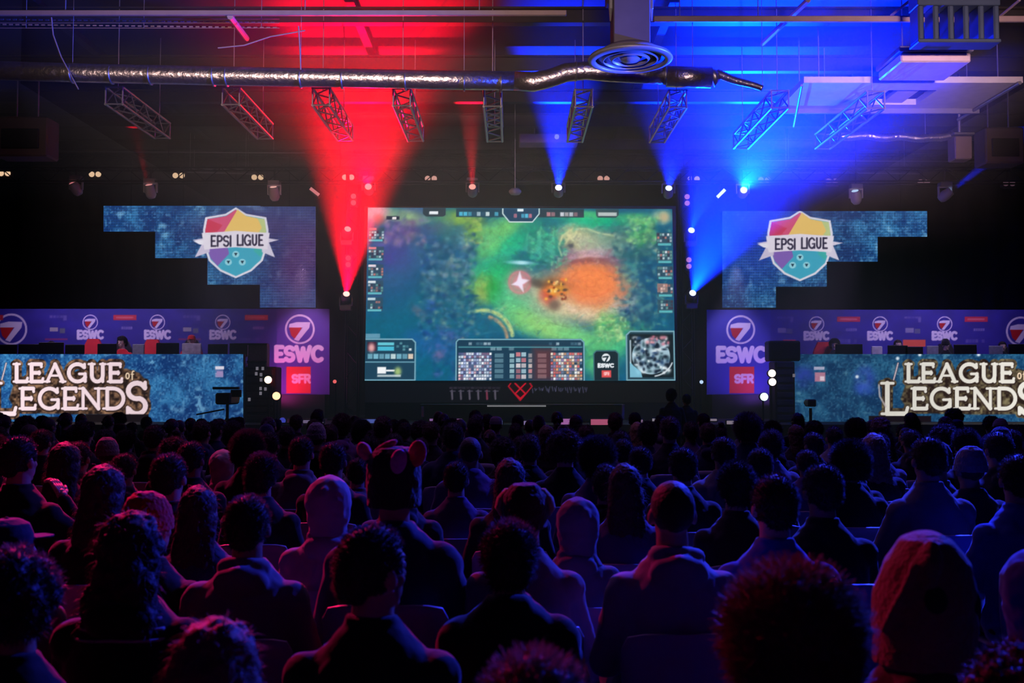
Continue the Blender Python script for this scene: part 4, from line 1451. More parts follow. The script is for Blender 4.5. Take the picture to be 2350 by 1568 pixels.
def gchair(px, top, Y, label, m):
    p = P(px, top, Y)
    r = thing('gaming_chair', (p.x, p.y, RISER), label, 'chair', 'gaming chairs on the risers')
    z1 = p.z
    MB().ext([(-.18, 0), (-.25, .45), (-.21, .62), (-.12, .8), (.12, .8), (.21, .62), (.25, .45), (.18, 0)], (p.x, p.y - .04, z1 - .8), (1, 0, 0), (0, .05, 1), (0, .09, 0)).build('backrest', m, r)
    MB().box((p.x, p.y - .28, RISER + .45), (.5, .5, .1), None, .03).build('seat', m, r)
    MB().cyl((p.x, p.y - .25, RISER + .06), (p.x, p.y - .25, RISER + .42), .03, n=10).build('gas_column', DARKM, r)
    b_ = MB()
    for k_ in range(5):
        a_ = 2 * PI * k_ / 5
        e_ = (p.x + .26 * math.cos(a_), p.y - .25 + .26 * math.sin(a_), RISER + .06)
        b_.cyl((p.x, p.y - .25, RISER + .1), e_, .025, n=8).ell((e_[0], e_[1], RISER + .03), .03, nu=8, nv=6)
    b_.build('star_base', DARKM, r)


gchair(213, 778, 22.75, 'empty red gaming chair behind the left desk, left one', RC)
gchair(349, 779, 22.75, 'empty red gaming chair behind the left desk, right one', RC)
gchair(1890, 785, 22.75, 'red gaming chair behind the right desk near the tower', RC)

# dark speaker and rack towers beside the desks


def rack(px0, px1, top, Y, label, lights):
    a, b = P(px0, top, Y), P(px1, top, Y)
    r = thing('equipment_rack', ((a.x + b.x) / 2, Y, STG), label, 'rack')
    MB().box(((a.x + b.x) / 2, Y + .25, (a.z + STG) / 2), (b.x - a.x, .5, a.z - STG), None, .02).build('case', BLACK, r)
    q = np.random.RandomState(px0)
    n_ = int((a.z - STG) / .16)
    for i in range(n_):
        z = STG + .1 + i * .16
        MB().box(((a.x + b.x) / 2, Y - .01, z), ((b.x - a.x) * .8, .03, .11), None, .008).build('rack_unit', mat('rack_face', (.06, .06, .07), .4), r)
    for (x, y) in lights:
        p = P(x, y, Y - .03)
        MB().box(p, (.05, .02, .07)).build('indicator', glow('indicator', (.55, .5, .62), .35), r)


rack(560, 634, 842, 21.2, 'black equipment rack with tiny grey indicators right of the left desk', [(590, 846), (603, 846), (588, 858), (599, 860), (599, 872), (598, 892), (598, 903), (609, 893), (572, 917)])
rack(1778, 1824, 830, 21.2, 'black equipment rack left of the right desk', [(1822, 862)])
a = P(590, 788, 21.6)
mx = thing('grey_mesh_case', (a.x, 21.6, STG), 'grey meshed flight case standing behind the rack, left side', 'case')
MB().box((a.x, 21.75, (a.z + STG) / 2), (.42, .25, a.z - STG), None, .02).build('case', mat('mesh_grey', (.12, .13, .13), .6, var=.8, scale=30), mx)
MB().box((a.x, 21.6, a.z - .02), (.44, .04, .04), None, .005).box((a.x, 21.6, a.z - .4), (.44, .04, .04), None, .005).build('trim_bar', DARKM, mx)
a, b = P(1765, 782, 21.4), P(1838, 845, 21.4)
sp = thing('loudspeaker', ((a.x + b.x) / 2, 21.4, b.z), 'black loudspeaker on top of the right rack', 'loudspeaker')
MB().box(((a.x + b.x) / 2, 21.6, (a.z + P(0, 829, 21.4).z) / 2), (b.x - a.x, .4, a.z - P(0, 829, 21.4).z), None, .03).build('cabinet', BLACK, sp)
MB().box(((a.x + b.x) / 2, 21.39, (a.z + P(0, 829, 21.4).z) / 2), ((b.x - a.x) * .86, .02, (a.z - P(0, 829, 21.4).z) * .8), None, .005).build('grille', DARKM, sp)

# video cameras on tripods in front of the desks


def tripod(px, top, Y, label, big):
    p = P(px, top, Y)
    r = thing('tripod_camera', (p.x, Y, 0), label, 'camera')
    H = p.z
    for k_ in range(3):
        a_ = PI / 2 + 2 * PI * k_ / 3
        MB().cyl((p.x, Y, H - .35), (p.x + .45 * math.cos(a_), Y + .45 * math.sin(a_), 0.01), .022, .014, 8).build('leg', BLACK, r)
    MB().cyl((p.x, Y, H - .5), (p.x, Y, H - .1), .03, n=10).build('column', BLACK, r)
    if big:
        MB().box((p.x, Y, H), (.30, .62, .22), None, .03).build('camera_body', BLACK, r)
        MB().cyl((p.x, Y + .3, H), (p.x, Y + .55, H), .07, .09, 16).build('lens', BLACK, r)
        MB().box((p.x, Y - .1, H + .2), (.5, .1, .05), None, .01).build('handle', BLACK, r)
        MB().cyl((p.x, Y - .2, H - .2), (p.x - .5, Y - .3, H - .3), .015, n=8).build('pan_bar', BLACK, r)
        MB().box((p.x + .22, Y - .2, H + .1), (.2, .06, .14), None, .01).build('viewfinder', BLACK, r)
    else:
        MB().box((p.x, Y, H), (.16, .24, .14), None, .02).build('camera_body', BLACK, r)
        MB().cyl((p.x, Y + .1, H), (p.x, Y + .24, H), .05, .06, 16).build('lens', BLACK, r)


tripod(522, 915, 19.2, 'large video camera on tripod before the left desk', True)
tripod(1860, 925, 19.2, 'small camera on tripod before the right desk', False)

# host desk in the middle and low glowing bars on the stage lip
hd = thing('host_desk', P(1190, 960, 21.2), 'long dark host desk with a pale top edge in front of the big screen', 'desk')
a, b = P(968, 930, 21.2), P(1430, 930, 21.2)
MB().box(((a.x + b.x) / 2, 21.4, (a.z + STG) / 2), (b.x - a.x, .4, a.z - STG - .02), None, .02).build('front_panel', BLACK, hd)
MB().box(((a.x + b.x) / 2, 21.4, a.z), (b.x - a.x + .08, .55, .03), None, .008).build('tabletop', DARKM, hd)
p, q_ = P(1118, 932, 21.1), P(1253, 932, 21.1)
MB().box(((p.x + q_.x) / 2, 21.1, p.z), (q_.x - p.x, .02, .035)).build('light_strip', glow('pale_strip', (.25, .25, .27), 0.8), hd)
for x_, h_ in ((970, .22), (1430, .3)):
    MB().box(P(x_, 945, 21.1), (.05, .05, h_)).build('end_post', mat('post_grey', (.35, .33, .42), .5), hd)
bars = [(802, 864, 967, 9, (.10, .14, .52), 'blue'), (986, 1060, 964, 5, (.30, .14, .42), 'thin violet'), (1123, 1153, 970, 9, (.20, .26, .62), 'short pale blue'), (1192, 1212, 971, 9, (.30, .22, .48), 'tiny lilac'),
        (1218, 1246, 972, 7, (.34, .22, .40), 'short lilac'), (1272, 1330, 968, 13, (.48, .17, .50), 'bright pink-violet'), (1356, 1398, 969, 13, (.58, .12, .24), 'bright pink-red'),
        (1448, 1475, 967, 7, (.3, .18, .34), 'dim mauve'), (1497, 1520, 964, 6, (.34, .3, .38), 'dim grey'), (1567, 1645, 964, 5, (.30, .24, .32), 'long dim grey'), (1668, 1692, 970, 8, (.32, .26, .34), 'last dim grey'),
        (694, 742, 968, 7, (.2, .15, .28), 'dim violet')]
for (x0, x1, y, h, col, lab) in bars:
    Y = 19.8
    a, b = P(x0, y - h / 2, Y), P(x1, y + h / 2, Y)
    zc = (a.z + b.z) / 2
    r = thing('stage_light_bar', ((a.x + b.x) / 2, Y, zc), lab + ' light bar on the stage lip', 'light bar')
    MB().box(((a.x + b.x) / 2, Y + .04, zc), (b.x - a.x + .04, .06, a.z - b.z + .04), None, .01).build('housing', BLACK, r)
    MB().box(((a.x + b.x) / 2, Y, zc), (b.x - a.x, .02, a.z - b.z)).build('tube', glow('bar_' + lab.replace(' ', '_'), col, .8), r)
    MB().box(((a.x + b.x) / 2, Y + .09, zc - .05), (.1, .06, .1)).build('bracket', BLACK, r)
# ------------------------------------------------------------------ stage lamps
# front truss carrying the moving heads and the blinders
def long_truss(name, x0, x1, Y, z, label):
    L = x1 - x0
    m = MB()
    W = .3
    for (dy, dz) in ((0, 0), (W, 0), (0, -W), (W, -W)):
        m.cyl((x0, Y + dy, z + dz), (x1, Y + dy, z + dz), .022, n=8)
    n = int(L / .35)
    for i in range(n):
        a, b = x0 + L * i / n, x0 + L * (i + 1) / n
        s = i % 2
        m.cyl((a, Y, z - (W if s else 0)), (b, Y, z - (0 if s else W)), .011, n=6)
        m.cyl((a, Y + (W if s else 0), z), (b, Y + (0 if s else W), z), .011, n=6)
    t = thing(name, ((x0 + x1) / 2, Y, z), label, 'truss')
    m.build('lattice', DARKM, t)
    h = MB()
    for k_ in range(7):
        x = x0 + L * (k_ + .5) / 7
        h.cyl((x, Y + W / 2, z), (x, Y + W / 2, ZC), .01, n=6)
    h.build('hangers', DARKM, t)
    return t


YT = 22.0
ZT = P(0, 430, YT).z + .32
long_truss('lighting_truss', -13.5, 13.5, YT, ZT + .12, 'long dark lighting truss over the front of the stage')
YB = 24.4
ZB = P(0, 400, YB).z + .22
long_truss('lighting_truss', -13.8, 13.8, YB + .1, ZB + .3, 'long dark lighting truss at the back, carrying the small twin lamps')
for sx, px in ((-1, 808), (1, 1577)):
    x = P(px, 600, YS + .3).x
    m = MB()
    for (dx, dy) in ((-.14, 0), (.14, 0), (-.14, .28), (.14, .28)):
        m.cyl((x + dx, YS + .3 + dy, STG), (x + dx, YS + .3 + dy, 6.7), .022, n=8)
    for i in range(18):
        z = STG + i * .32
        s = 1 if i % 2 else -1
        m.cyl((x - .14 * s, YS + .3, z), (x + .14 * s, YS + .3, z + .32), .011, n=6)
    t = thing('truss_tower', (x, YS + .3, STG), 'upright dark truss tower at the ' + ('left' if sx < 0 else 'right') + ' side of the big screen', 'truss')
    m.build('lattice', DARKM, t)
    MB().box((x, YS + .44, STG + .02), (.6, .6, .04)).build('base_plate', DARKM, t)

HEADM = mat('lamp_shell', (.16, .15, .17), .4)
HEADL = mat('lamp_shell_pale', (.45, .42, .44), .4)


def moving_head(px, py, Y, aim, gcol, gs, label, light=None, shell=None, up=False, size=1.0, lens_r=.075):
    """base, yoke, head with lens; aim is a world direction; px, py is where the lens shows"""
    p = P(px, py, Y)
    d = Vector(aim).normalized()
    k_ = size
    hc = p - d * .17 * k_
    t = thing('moving_head_light', hc, label, 'stage light', 'moving head lights')
    q = d.to_track_quat('Z', 'Y').to_matrix()
    h = MB()
    prof = [(.001, -.16), (.07, -.15), (.11, -.09), (.12, .02), (.105, .1), (.1, .155), (.085, .16), (.085, .15)]
    prof = [(a * k_, b * k_) for a, b in prof]
    lm = MB().lathe(prof, (0, 0, 0), 24)
    h.add([hc + q @ Vector(v) for v in lm.v], lm.f)
    h.build('head', shell or HEADM, t, True)
    ls = MB()
    n = 20
    vs = [p - d * .012] + [p - d * .012 + q @ Vector((lens_r * k_ * math.cos(2 * PI * i / n), lens_r * k_ * math.sin(2 * PI * i / n), 0)) for i in range(n)]
    ls.add(vs, [(0, 1 + i, 1 + (i + 1) % n) for i in range(n)])
    o = ls.build('lens', glow('lens_%d_%d_%d' % tuple(int(99 * v) for v in gcol), gcol, gs), t)
    sg = -1 if up else 1
    y = MB()
    for sx in (-1, 1):
        y.box(hc + Vector((sx * .14 * k_, 0, sg * .08 * k_)), (.03 * k_, .07 * k_, .2 * k_), None, .006)
    y.box(hc + Vector((0, 0, sg * .18 * k_)), (.31 * k_, .09 * k_, .03 * k_), None, .006)
    y.build('yoke', shell or HEADM, t)
    MB().box(hc + Vector((0, 0, sg * .24 * k_)), (.26 * k_, .2 * k_, .1 * k_), None, .01).build('base', HEADM, t)
    if up:
        MB().box(hc + Vector((0, .22, -.24 * k_)), (.06, .44, .05)).build('clamp_arm', DARKM, t)
    else:
        MB().cyl(hc + Vector((0, 0, .26 * k_)), (hc.x, hc.y, ZT + .1), .018, n=8).build('clamp', DARKM, t)
    if light:
        e, col, ang, bl = light
        sp_ = spot('beam', p + d * .03, p + d, e, col, ang, bl, .05)
    return t


RG = (1.0, .25, .25)
BG = (.55, .75, 1.0)
# aims: x right, y away, z up
moving_head(795, 674, 22.85, (.22, -1, .60), (1, .45, .4), 3, 'red moving head low on the left tower, throwing the brightest red beam', (RE1, RED, 27, .8), up=True)
moving_head(798, 525, 22.85, (.30, -1, .55), (1, .3, .3), 1.6, 'red moving head halfway up the left tower', (RE2, RED, 30, 1), up=True)
moving_head(1590, 672, 22.85, (.04, -1, .42), (.7, .85, 1), 3, 'blue moving head low on the right tower, throwing the brightest blue beam', (BE1, BLUE, 33, .95), up=True)
moving_head(1587, 528, 22.85, (.0, -1, .42), (.6, .8, 1), 2.4, 'blue moving head halfway up the right tower', (BE2, BLUE, 28, .9), up=True)
moving_head(845, 428, YT, (0.08, -1, .22), (1, .3, .3), 1.4, 'red moving head on the front truss above the corner of the big screen', (RE3, RED, 46, 1))
moving_head(1084, 428, YT, (0.02, -1, .5), (1, .35, .3), 1.6, 'red moving head above the big screen with a narrow red beam', (RE4, RED, 14, .9))
moving_head(1282, 430, YT, (-.02, -1, .40), (.8, .95, 1), 3, 'blue moving head above the big screen with a bright blue beam', (BE3, BLUE, 26, .85))
moving_head(1535, 431, YT, (-.06, -1, .5), (.6, .8, 1), 2, 'blue moving head above the right end of the big screen', (BE4, BLUE, 44, 1))
moving_head(1707, 436, YT, (-.08, -1, .2), (.75, .9, 1), 2.2, 'blue moving head on the front truss inside the blue haze', (BE5, BLUE, 50, 1), HEADL)
moving_head(1962, 437, YT, (-.3, -.5, .9), (.5, .7, 1), 1.2, 'pale moving head above the crest on the right screen', None, HEADL)
moving_head(2184, 437, YT, (.6, -.3, .5), (.4, .6, 1), 1.4, 'moving head at far right with a thin blue beam', (BE6, BLUE, 12, .8), HEADL)
moving_head(165, 418, YT, (-.35, -.5, .8), (.9, .25, .28), .7, 'dim red moving head farthest left on the front truss', None, HEADL)
moving_head(341, 423, YT, (-.1, -.5, 1), (.95, .35, .35), .9, 'dim red moving head above the stepped left screen', (RE5, RED, 16, 1), HEADL)
moving_head(627, 428, YT, (-.05, -.5, 1), (1, .5, .45), 1.2, 'pale moving head above the purple part of the left screen', None, HEADL)
for (px, py, Y, rot, col, st, lab) in ((722, 440, YT, 38, (1, .3, .32), .8, 'small tilted pink strobe left of the red haze'), (1655, 444, YT, -45, (.8, 1, 1), 1.6, 'small tilted white strobe in the blue haze')):
    p = P(px, py, Y)
    t = thing('strobe_light', p, lab, 'stage light')
    R = Euler((0, math.radians(rot), 0))
    MB().box(p + Vector((0, .05, 0)), (.30, .1, .12), R, .01).build('housing', DARKM, t)
    MB().box(p, (.25, .01, .07), R).build('tube', glow('strobe_%d' % px, col, st), t)
    MB().cyl(p + Vector((0, .05, 0)), p + Vector((0, .05, .3)), .012, n=6).build('bracket', DARKM, t)

# twin amber blinders on the back truss
bl = [(10, 398), (218, 400), (410, 403), (591, 407), (799, 407), (989, 410), (1385, 410), (1592, 411), (1754, 413), (1909, 416), (2120, 418), (2316, 421)]
names = ['at the left edge', 'above the gap between two dim red lamps', 'above the stepped left screen', 'above the crest of the left screen', 'in the red haze over the left tower', 'between the red haze and the thin red beam',
         'right of the bright narrow blue beam', 'above the right tower', 'inside the blue haze', 'above the crest of the right screen', 'above the end of the right stepped screen', 'near the right edge']
for i, ((px, py), nm) in enumerate(zip(bl, names)):
    p = P(px, py, YB)
    kq = 1.0 if i < 5 else (.9 if i < 8 else (.35 if i < 11 else .12))
    col = (1, .66, .40) if i < 4 else ((1, .5, .42) if i < 7 else ((.75, .5, .9) if i < 9 else (.6, .3, .45)))
    t = thing('twin_blinder', p, 'small twin lamp unit ' + nm, 'stage light', 'twin lamps along the back truss')
    MB().box(p + Vector((0, .07, 0)), (.34, .12, .19), None, .015).build('housing', mat('amber_housing', (.06, .035, .02), .5), t)
    for sx in (-1, 1):
        MB().cyl(p + Vector((sx * .082, .005, 0)), p + Vector((sx * .082, -.012, 0)), .068, n=18).build('lamp', glow('blinder_%d' % i, tuple(v for v in col), kq), t)
    MB().cyl(p + Vector((0, .08, .08)), (p.x, p.y + .1, ZB + .06), .018, n=8).build('bracket', DARKM, t)
    MB().box(p + Vector((0, .0, -.12)), (.32, .03, .025)).build('lower_flap', mat('flap_amber', (.2, .1, .04), .5), t)
# vertical twin lamps on the towers
for (px, py, lab, col, st) in ((811, 458, 'upper pair of small lamps on the left tower', (1, .2, .25), .6), (799, 600, 'lower pair of small lamps on the left tower', (1, .15, .2), .45),
                               (1577, 459, 'upper pair of small lamps on the right tower', (.75, .3, .7), .8), (1581, 604, 'lower pair of small lamps on the right tower', (.75, .3, .75), .8)):
    p = P(px, py, 22.95)
    t = thing('tower_blinder', p, lab, 'stage light')
    MB().box(p + Vector((0, .08, 0)), (.18, .14, .34), None, .015).build('housing', DARKM, t)
    MB().box(p + Vector((0, .24, 0)), (.05, .25, .05)).build('clamp_arm', DARKM, t)
    for s in (-1, 1):
        MB().cyl(p + Vector((0, .005, s * .075)), p + Vector((0, -.012, s * .075)), .06, n=18).build('lamp', glow('tower_%d' % px, col, st), t)
# floor lamps beside the racks
def floor_par(px, py, Y, label, gcol, gs, light=None, r=.11):
    p = P(px, py, Y)
    t = thing('par_light', p, label, 'stage light')
    MB().lathe([(.001, .02), (r * .9, .0), (r, -.02), (r, .1), (r * .8, .2), (.001, .24)], (0, 0, 0), 24, 'Y').mesh
    m = MB()
    prof = [(r, .0), (r * 1.05, .02), (r, .12), (r * .7, .2), (.001, .22)]
    lm = MB().lathe([(a, -b) for a, b in prof], (0, 0, 0), 24)
    m.add([(v[0] + p.x, p.y - v[2], p.z + v[1]) for v in lm.v], lm.f)
    m.build('can', DARKM, t, True)
    MB().cyl(p + Vector((0, .012, 0)), p + Vector((0, .004, 0)), r * .92, n=24).build('lamp', glow('par_%d' % px, gcol, gs), t)
    MB().cyl((p.x, p.y + .1, p.z), (p.x, p.y + .1, STG), .02, n=8).box((p.x, p.y + .1, STG + .015), (.3, .3, .03)).build('stand', DARKM, t)
    if light:
        spot('beam', p + Vector((0, -.03, .03)), p + Vector(light[4]), light[0], light[1], light[2], light[3], .05)


floor_par(615, 872, 20.9, 'bright warm white lamp on the left rack', (1, .78, .5), 3, None, .085)
floor_par(634, 909, 20.9, 'bright red-glowing lamp low beside the left rack', (1, .45, .25), 3, (70, RED, 40, .8, (-.3, .4, 1)), .09)
floor_par(1772, 857, 20.9, 'upper of two warm white lamps on the right rack', (1, .8, .7), 3, None, .085)
floor_par(1773, 877, 20.95, 'lower of two warm white lamps on the right rack', (1, .8, .7), 3, None, .085)
floor_par(1754, 911, 20.9, 'bright pale blue lamp low beside the right rack', (.55, .9, 1), 3, (70, BLUE, 26, .8, (-.1, .25, 1)), .09)
floor_par(768, 876, 22.4, 'tiny red lamp at the left end of the banner', (1, .15, .15), 1.2, None, .045)
floor_par(1610, 877, 22.4, 'tiny blue lamp at the right end of the banner', (.5, .7, 1), 1.5, None, .045)
floor_par(648, 966, 20.2, 'small blue lamp on the stage lip below the left rack', (.08, .1, .8), .6, None, .07)
floor_par(74, 801, 22.1, 'tiny white lamp at the left end of the left desk', (.8, .85, 1), 1.2, None, .04)
# uplights washing the end panels of the sponsor walls
spot('panel_uplight', (-5.6, 22.7, 1.25), (-5.0, 23.6, 2.4), 110, (1.0, .05, .5), 110, 1, .1)
spot('panel_uplight', (5.9, 22.7, 1.25), (5.4, 23.6, 2.4), 90, (.3, .1, 1.0), 110, 1, .1)
spot('panel_wash', (-4.7, 22.1, 4.4), (-4.9, 23.6, 2.5), 240, (.95, .55, 1.0), 52, .8, .1)
spot('panel_wash', (5.0, 22.1, 4.4), (5.3, 23.6, 2.5), 240, (.68, .55, 1.0), 52, .8, .1)

# ------------------------------------------------------------------ haze drifting over the stage
hz = bpy.data.materials.new('stage_haze')
t_ = nt(hz)
t_.nodes.clear()
vs_ = t_.nodes.new('ShaderNodeVolumeScatter')
vs_.inputs['Color'].default_value = (1, 1, 1, 1)
vs_.inputs['Density'].default_value = HAZE
vs_.inputs['Anisotropy'].default_value = 0.1
oo = t_.nodes.new('ShaderNodeOutputMaterial')
t_.links.new(vs_.outputs[0], oo.inputs['Volume'])
for (x0, x1, z0, lab) in ((-7.0, 7.4, .06, 'thin stage haze in the middle catching the red and blue beams'), (-WX + .1, -7.0, 6.0, 'thin haze under the roof at the left'), (7.4, WX - .1, 6.0, 'thin haze under the roof at the right')):
    hazeo = MB().box(((x0 + x1) / 2, 20.2, (z0 + 7.64) / 2), (x1 - x0, 12.4, 7.64 - z0)).build('haze', hz)
    tag(hazeo, lab, 'haze', kind='stuff')
# ------------------------------------------------------------------ people
SKIN = mat('skin', objcol=True, rough=.5, spec=.35, var=.06, scale=20)
HAIR = mat('hair', objcol=True, rough=.62, spec=.28, var=.3, scale=80, bump=.25, sheen=.15)
CLOTH = mat('cloth', objcol=True, rough=.85, spec=.2, var=.14, scale=12, bump=.25, sheen=.25)
WOOL = mat('wool', objcol=True, rough=.9, spec=.2, var=.2, scale=70, bump=.5, sheen=.4)
SHOE = mat('shoe', (.02, .02, .022), .5)
PATCH = mat('dark_patch', (.006, .006, .006), .9)
EYE = mat('eye_white', (.6, .6, .6), .2)


def remesh(mb, voxel, smooth=4, noise_amp=0.0, noise_scale=9.0, seed=0, cut=None, strands=0, slen=.02, sdrop=.0, dark=None):
    """fuse overlapping shapes into one continuous skin"""
    me = mb.mesh('tmp')
    o = bpy.data.objects.new('tmp', me)
    COL.objects.link(o)
    r = o.modifiers.new('r', 'REMESH')
    r.mode = 'VOXEL'
    r.voxel_size = voxel
    r.use_smooth_shade = True
    if smooth:
        s = o.modifiers.new('s', 'SMOOTH')
        s.iterations = smooth
        s.factor = .5
    dg = bpy.context.evaluated_depsgraph_get()
    out = bpy.data.meshes.new_from_object(o.evaluated_get(dg))
    bpy.data.objects.remove(o)
    bpy.data.meshes.remove(me)
    n = len(out.vertices)
    co = np.empty(n * 3, np.float32)
    out.vertices.foreach_get('co', co)
    co = co.reshape(-1, 3)
    no = np.empty(n * 3, np.float32)
    out.vertices.foreach_get('normal', no)
    no = no.reshape(-1, 3)
    if noise_amp:
        for i in range(n):
            p = Vector(co[i]) * noise_scale + Vector((seed * 7.1, 0, 0))
            d = mnoise.noise(p) * .7 + mnoise.noise(p * 2.3) * .4
            co[i] += no[i] * d * noise_amp
        out.vertices.foreach_set('co', co.ravel())
    nf = len(out.polygons)
    fl = np.empty(len(out.loops), np.int32)
    out.loops.foreach_get('vertex_index', fl)
    tot = np.empty(nf, np.int32)
    out.polygons.foreach_get('loop_total', tot)
    faces = []
    k = 0
    for t in tot:
        faces.append(tuple(int(v) for v in fl[k:k + t]))
        k += t
    verts = [tuple(v) for v in co]
    if cut is not None:
        kill = [cut(v) for v in verts]
        faces = [f for f in faces if not all(kill[i] for i in f)]
    if strands:
        q = np.random.RandomState(seed + 5)
        ok = [i for i in range(n) if not (cut and cut(verts[i]))]
        for _ in range(strands):
            i = ok[q.randint(len(ok))]
            p = Vector(verts[i])
            nn = Vector(no[i])
            d = (nn + Vector(q.uniform(-1, 1, 3)) * .7).normalized()
            u = d.orthogonal().normalized()
            v = d.cross(u)
            L = slen * q.uniform(.5, 1.5)
            b = len(verts)
            for (t, rr) in ((0, .0016), (.5, .0013), (1, .0004)):
                c = p - nn * .002 + d * L * t + Vector((0, 0, -sdrop * t * t))
                for a in range(3):
                    an = 2 * PI * a / 3
                    verts.append(tuple(c + (u * math.cos(an) + v * math.sin(an)) * rr))
            for s_ in range(2):
                for a in range(3):
                    faces.append((b + s_ * 3 + a, b + s_ * 3 + (a + 1) % 3, b + s_ * 3 + 3 + (a + 1) % 3, b + s_ * 3 + 3 + a))
    bpy.data.meshes.remove(out)
    used = sorted({i for f in faces for i in f})
    re = {a: b for b, a in enumerate(used)}
    res = MB()
    res.v = [verts[i] for i in used]
    res.f = [tuple(re[i] for i in f) for f in faces]
    return res


HP = Vector((0, .005, 1.12))      # neck pivot


def hturn(a, tilt=0.0):
    return Matrix.Translation(HP) @ Euler((-math.radians(tilt), 0, math.radians(-a))).to_matrix().to_4x4() @ Matrix.Translation(-HP)


def xf(mb, M):
    mb.v = [tuple(M @ Vector(v)) for v in mb.v]
    return mb


def hand_mb(wrist, d, up, side):
    """palm, four curled fingers of different length and a thumb leaving the side of the palm"""
    m = MB()
    d = Vector(d).normalized()
    x = Vector(up).cross(d).normalized() * side
    u = d.cross(x * side).normalized() * 1.0
    wv = Vector(wrist)
    m.cap(wv, wv + d * .03, .024, .026)
    for k_, (o_, L) in enumerate(((-.030, .068), (-.010, .078), (.010, .074), (.029, .058))):
        a = wv + d * .035 + x * o_ * .7
        b = wv + d * .088 + x * o_
        m.cap(a, b, .014, .0105)
        c1 = b + (d * .9 - u * .25) * L * .45
        c2 = c1 + (d * .6 - u * .7) * L * .32
        c3 = c2 + (d * .15 - u * .9) * L * .25
        m.cap(b, c1, .0098, .009)
        m.cap(c1, c2, .009, .0082)
        m.cap(c2, c3, .0082, .007)
    t0 = wv + d * .03 - x * .026
    t1 = t0 + (d * .5 - x * .7) * .035
    t2 = t1 + (d * .85 - x * .3) * .032
    m.cap(t0, t1, .013, .011)
    m.cap(t1, t2, .0105, .0085)
    return m


def limbs(pose):
    """joint positions for both sides: shoulder, elbow, wrist, hand direction, hip, knee, ankle, toe"""
    out = []
    for s in (-1, 1):
        sh = (s * .168, -.01, .945)
        if pose == 'crossed':
            el, wr, hd = (s * .235, .08, .73), (-s * .03, .24, .76 + .03 * s), (-s, .2, .05)
        elif pose == 'desk':
            el, wr, hd = (s * .25, .12, .76), (s * .13, .36, .80), (-s * .2, 1, -.1)
        elif pose == 'stand':
            el, wr, hd = (s * .24, -.02, .68), (s * .21, .08, .44), (0, .3, -1)
        elif pose == 'reach':
            el, wr, hd = ((s * .30, .10, .80), (s * .16, .16, 1.02), (-s * .6, .2, .9)) if s > 0 else ((s * .235, .05, .70), (s * .10, .31, .63), (-s * .2, 1, -.15))
        else:
            el, wr, hd = (s * .235, .05, .70), (s * .12, .31, .635), (-s * .2, 1, -.15)
        if pose == 'stand':
            lg = ((s * .09, 0, .50), (s * .10, .01, .02), (s * .10, -.03, -.42), (s * .12, .12, -.49))
        else:
            lg = ((s * .09, .02, .535), (s * .14, .43, .53), (s * .13, .41, .11), (s * .14, .57, .045))
        out.append((s, sh, el, wr, hd) + lg)
    return out


def body_mb(pose, turn, tilt=0):
    m = MB()
    m.loft([((0, -.02, .45), .15, .11, 2.4), ((0, -.02, .52), .178, .122, 2.4), ((0, -.03, .64), .15, .105, 2.3), ((0, -.02, .78), .158, .112, 2.3),
            ((0, -.01, .90), .172, .112, 2.3), ((0, -.01, .965), .158, .095, 2.2), ((0, 0, 1.02), .122, .078, 2), ((0, .0, 1.06), .084, .066, 2), ((0, .003, 1.09), .064, .06, 2)])
    m.cap((0, -.005, 1.03), (0, .012, 1.15), .062, .057)
    for (s, sh, el, wr, hd, hip, kn, an, toe) in limbs(pose):
        m.ell(sh, (.056, .056, .056), nu=16, nv=10)
        m.cap(sh, el, .047, .037)
        m.cap(el, wr, .037, .025)
        m.cap(hip, kn, .084, .058)
        m.cap(kn, an, .055, .036)
        m.cap((an[0], an[1] - .02, an[2] - .05), toe, .036, .03)
    h = MB()
    h.ell((0, .0, 1.245), (.075, .097, .093), nu=28, nv=20)
    h.ell((0, .030, 1.180), (.058, .066, .068), nu=24, nv=16)
    h.ell((0, .072, 1.135), (.024, .024, .02), nu=14, nv=10)
    h.ell((0, .080, 1.262), (.048, .018, .014), nu=14, nv=10)
    for s in (-1, 1):
        h.ell((s * .079, .0, 1.215), (.010, .021, .032), Euler((.2, 0, s * -.35)), 12, 10)
        h.ell((s * .038, .062, 1.205), (.02, .022, .02), nu=12, nv=8)
    h.cap((0, .092, 1.245), (0, .110, 1.208), .008, .013)
    h.ell((0, .102, 1.203), (.017, .012, .009), nu=12, nv=8)
    h.ell((0, .088, 1.168), (.024, .014, .007), nu=12, nv=8)
    h.ell((0, .086, 1.180), (.022, .014, .006), nu=12, nv=8)
    xf(h, hturn(turn, tilt))
    m.add(h.v, h.f)
    r = remesh(m, .0068, 3)
    for (s, sh, el, wr, hd, *_r) in limbs(pose):
        hm = hand_mb(wr, hd, (0, .1, 1) if pose not in ('stand',) else (s, 0, 0), s)
        r.add(hm.v, hm.f)
    return r


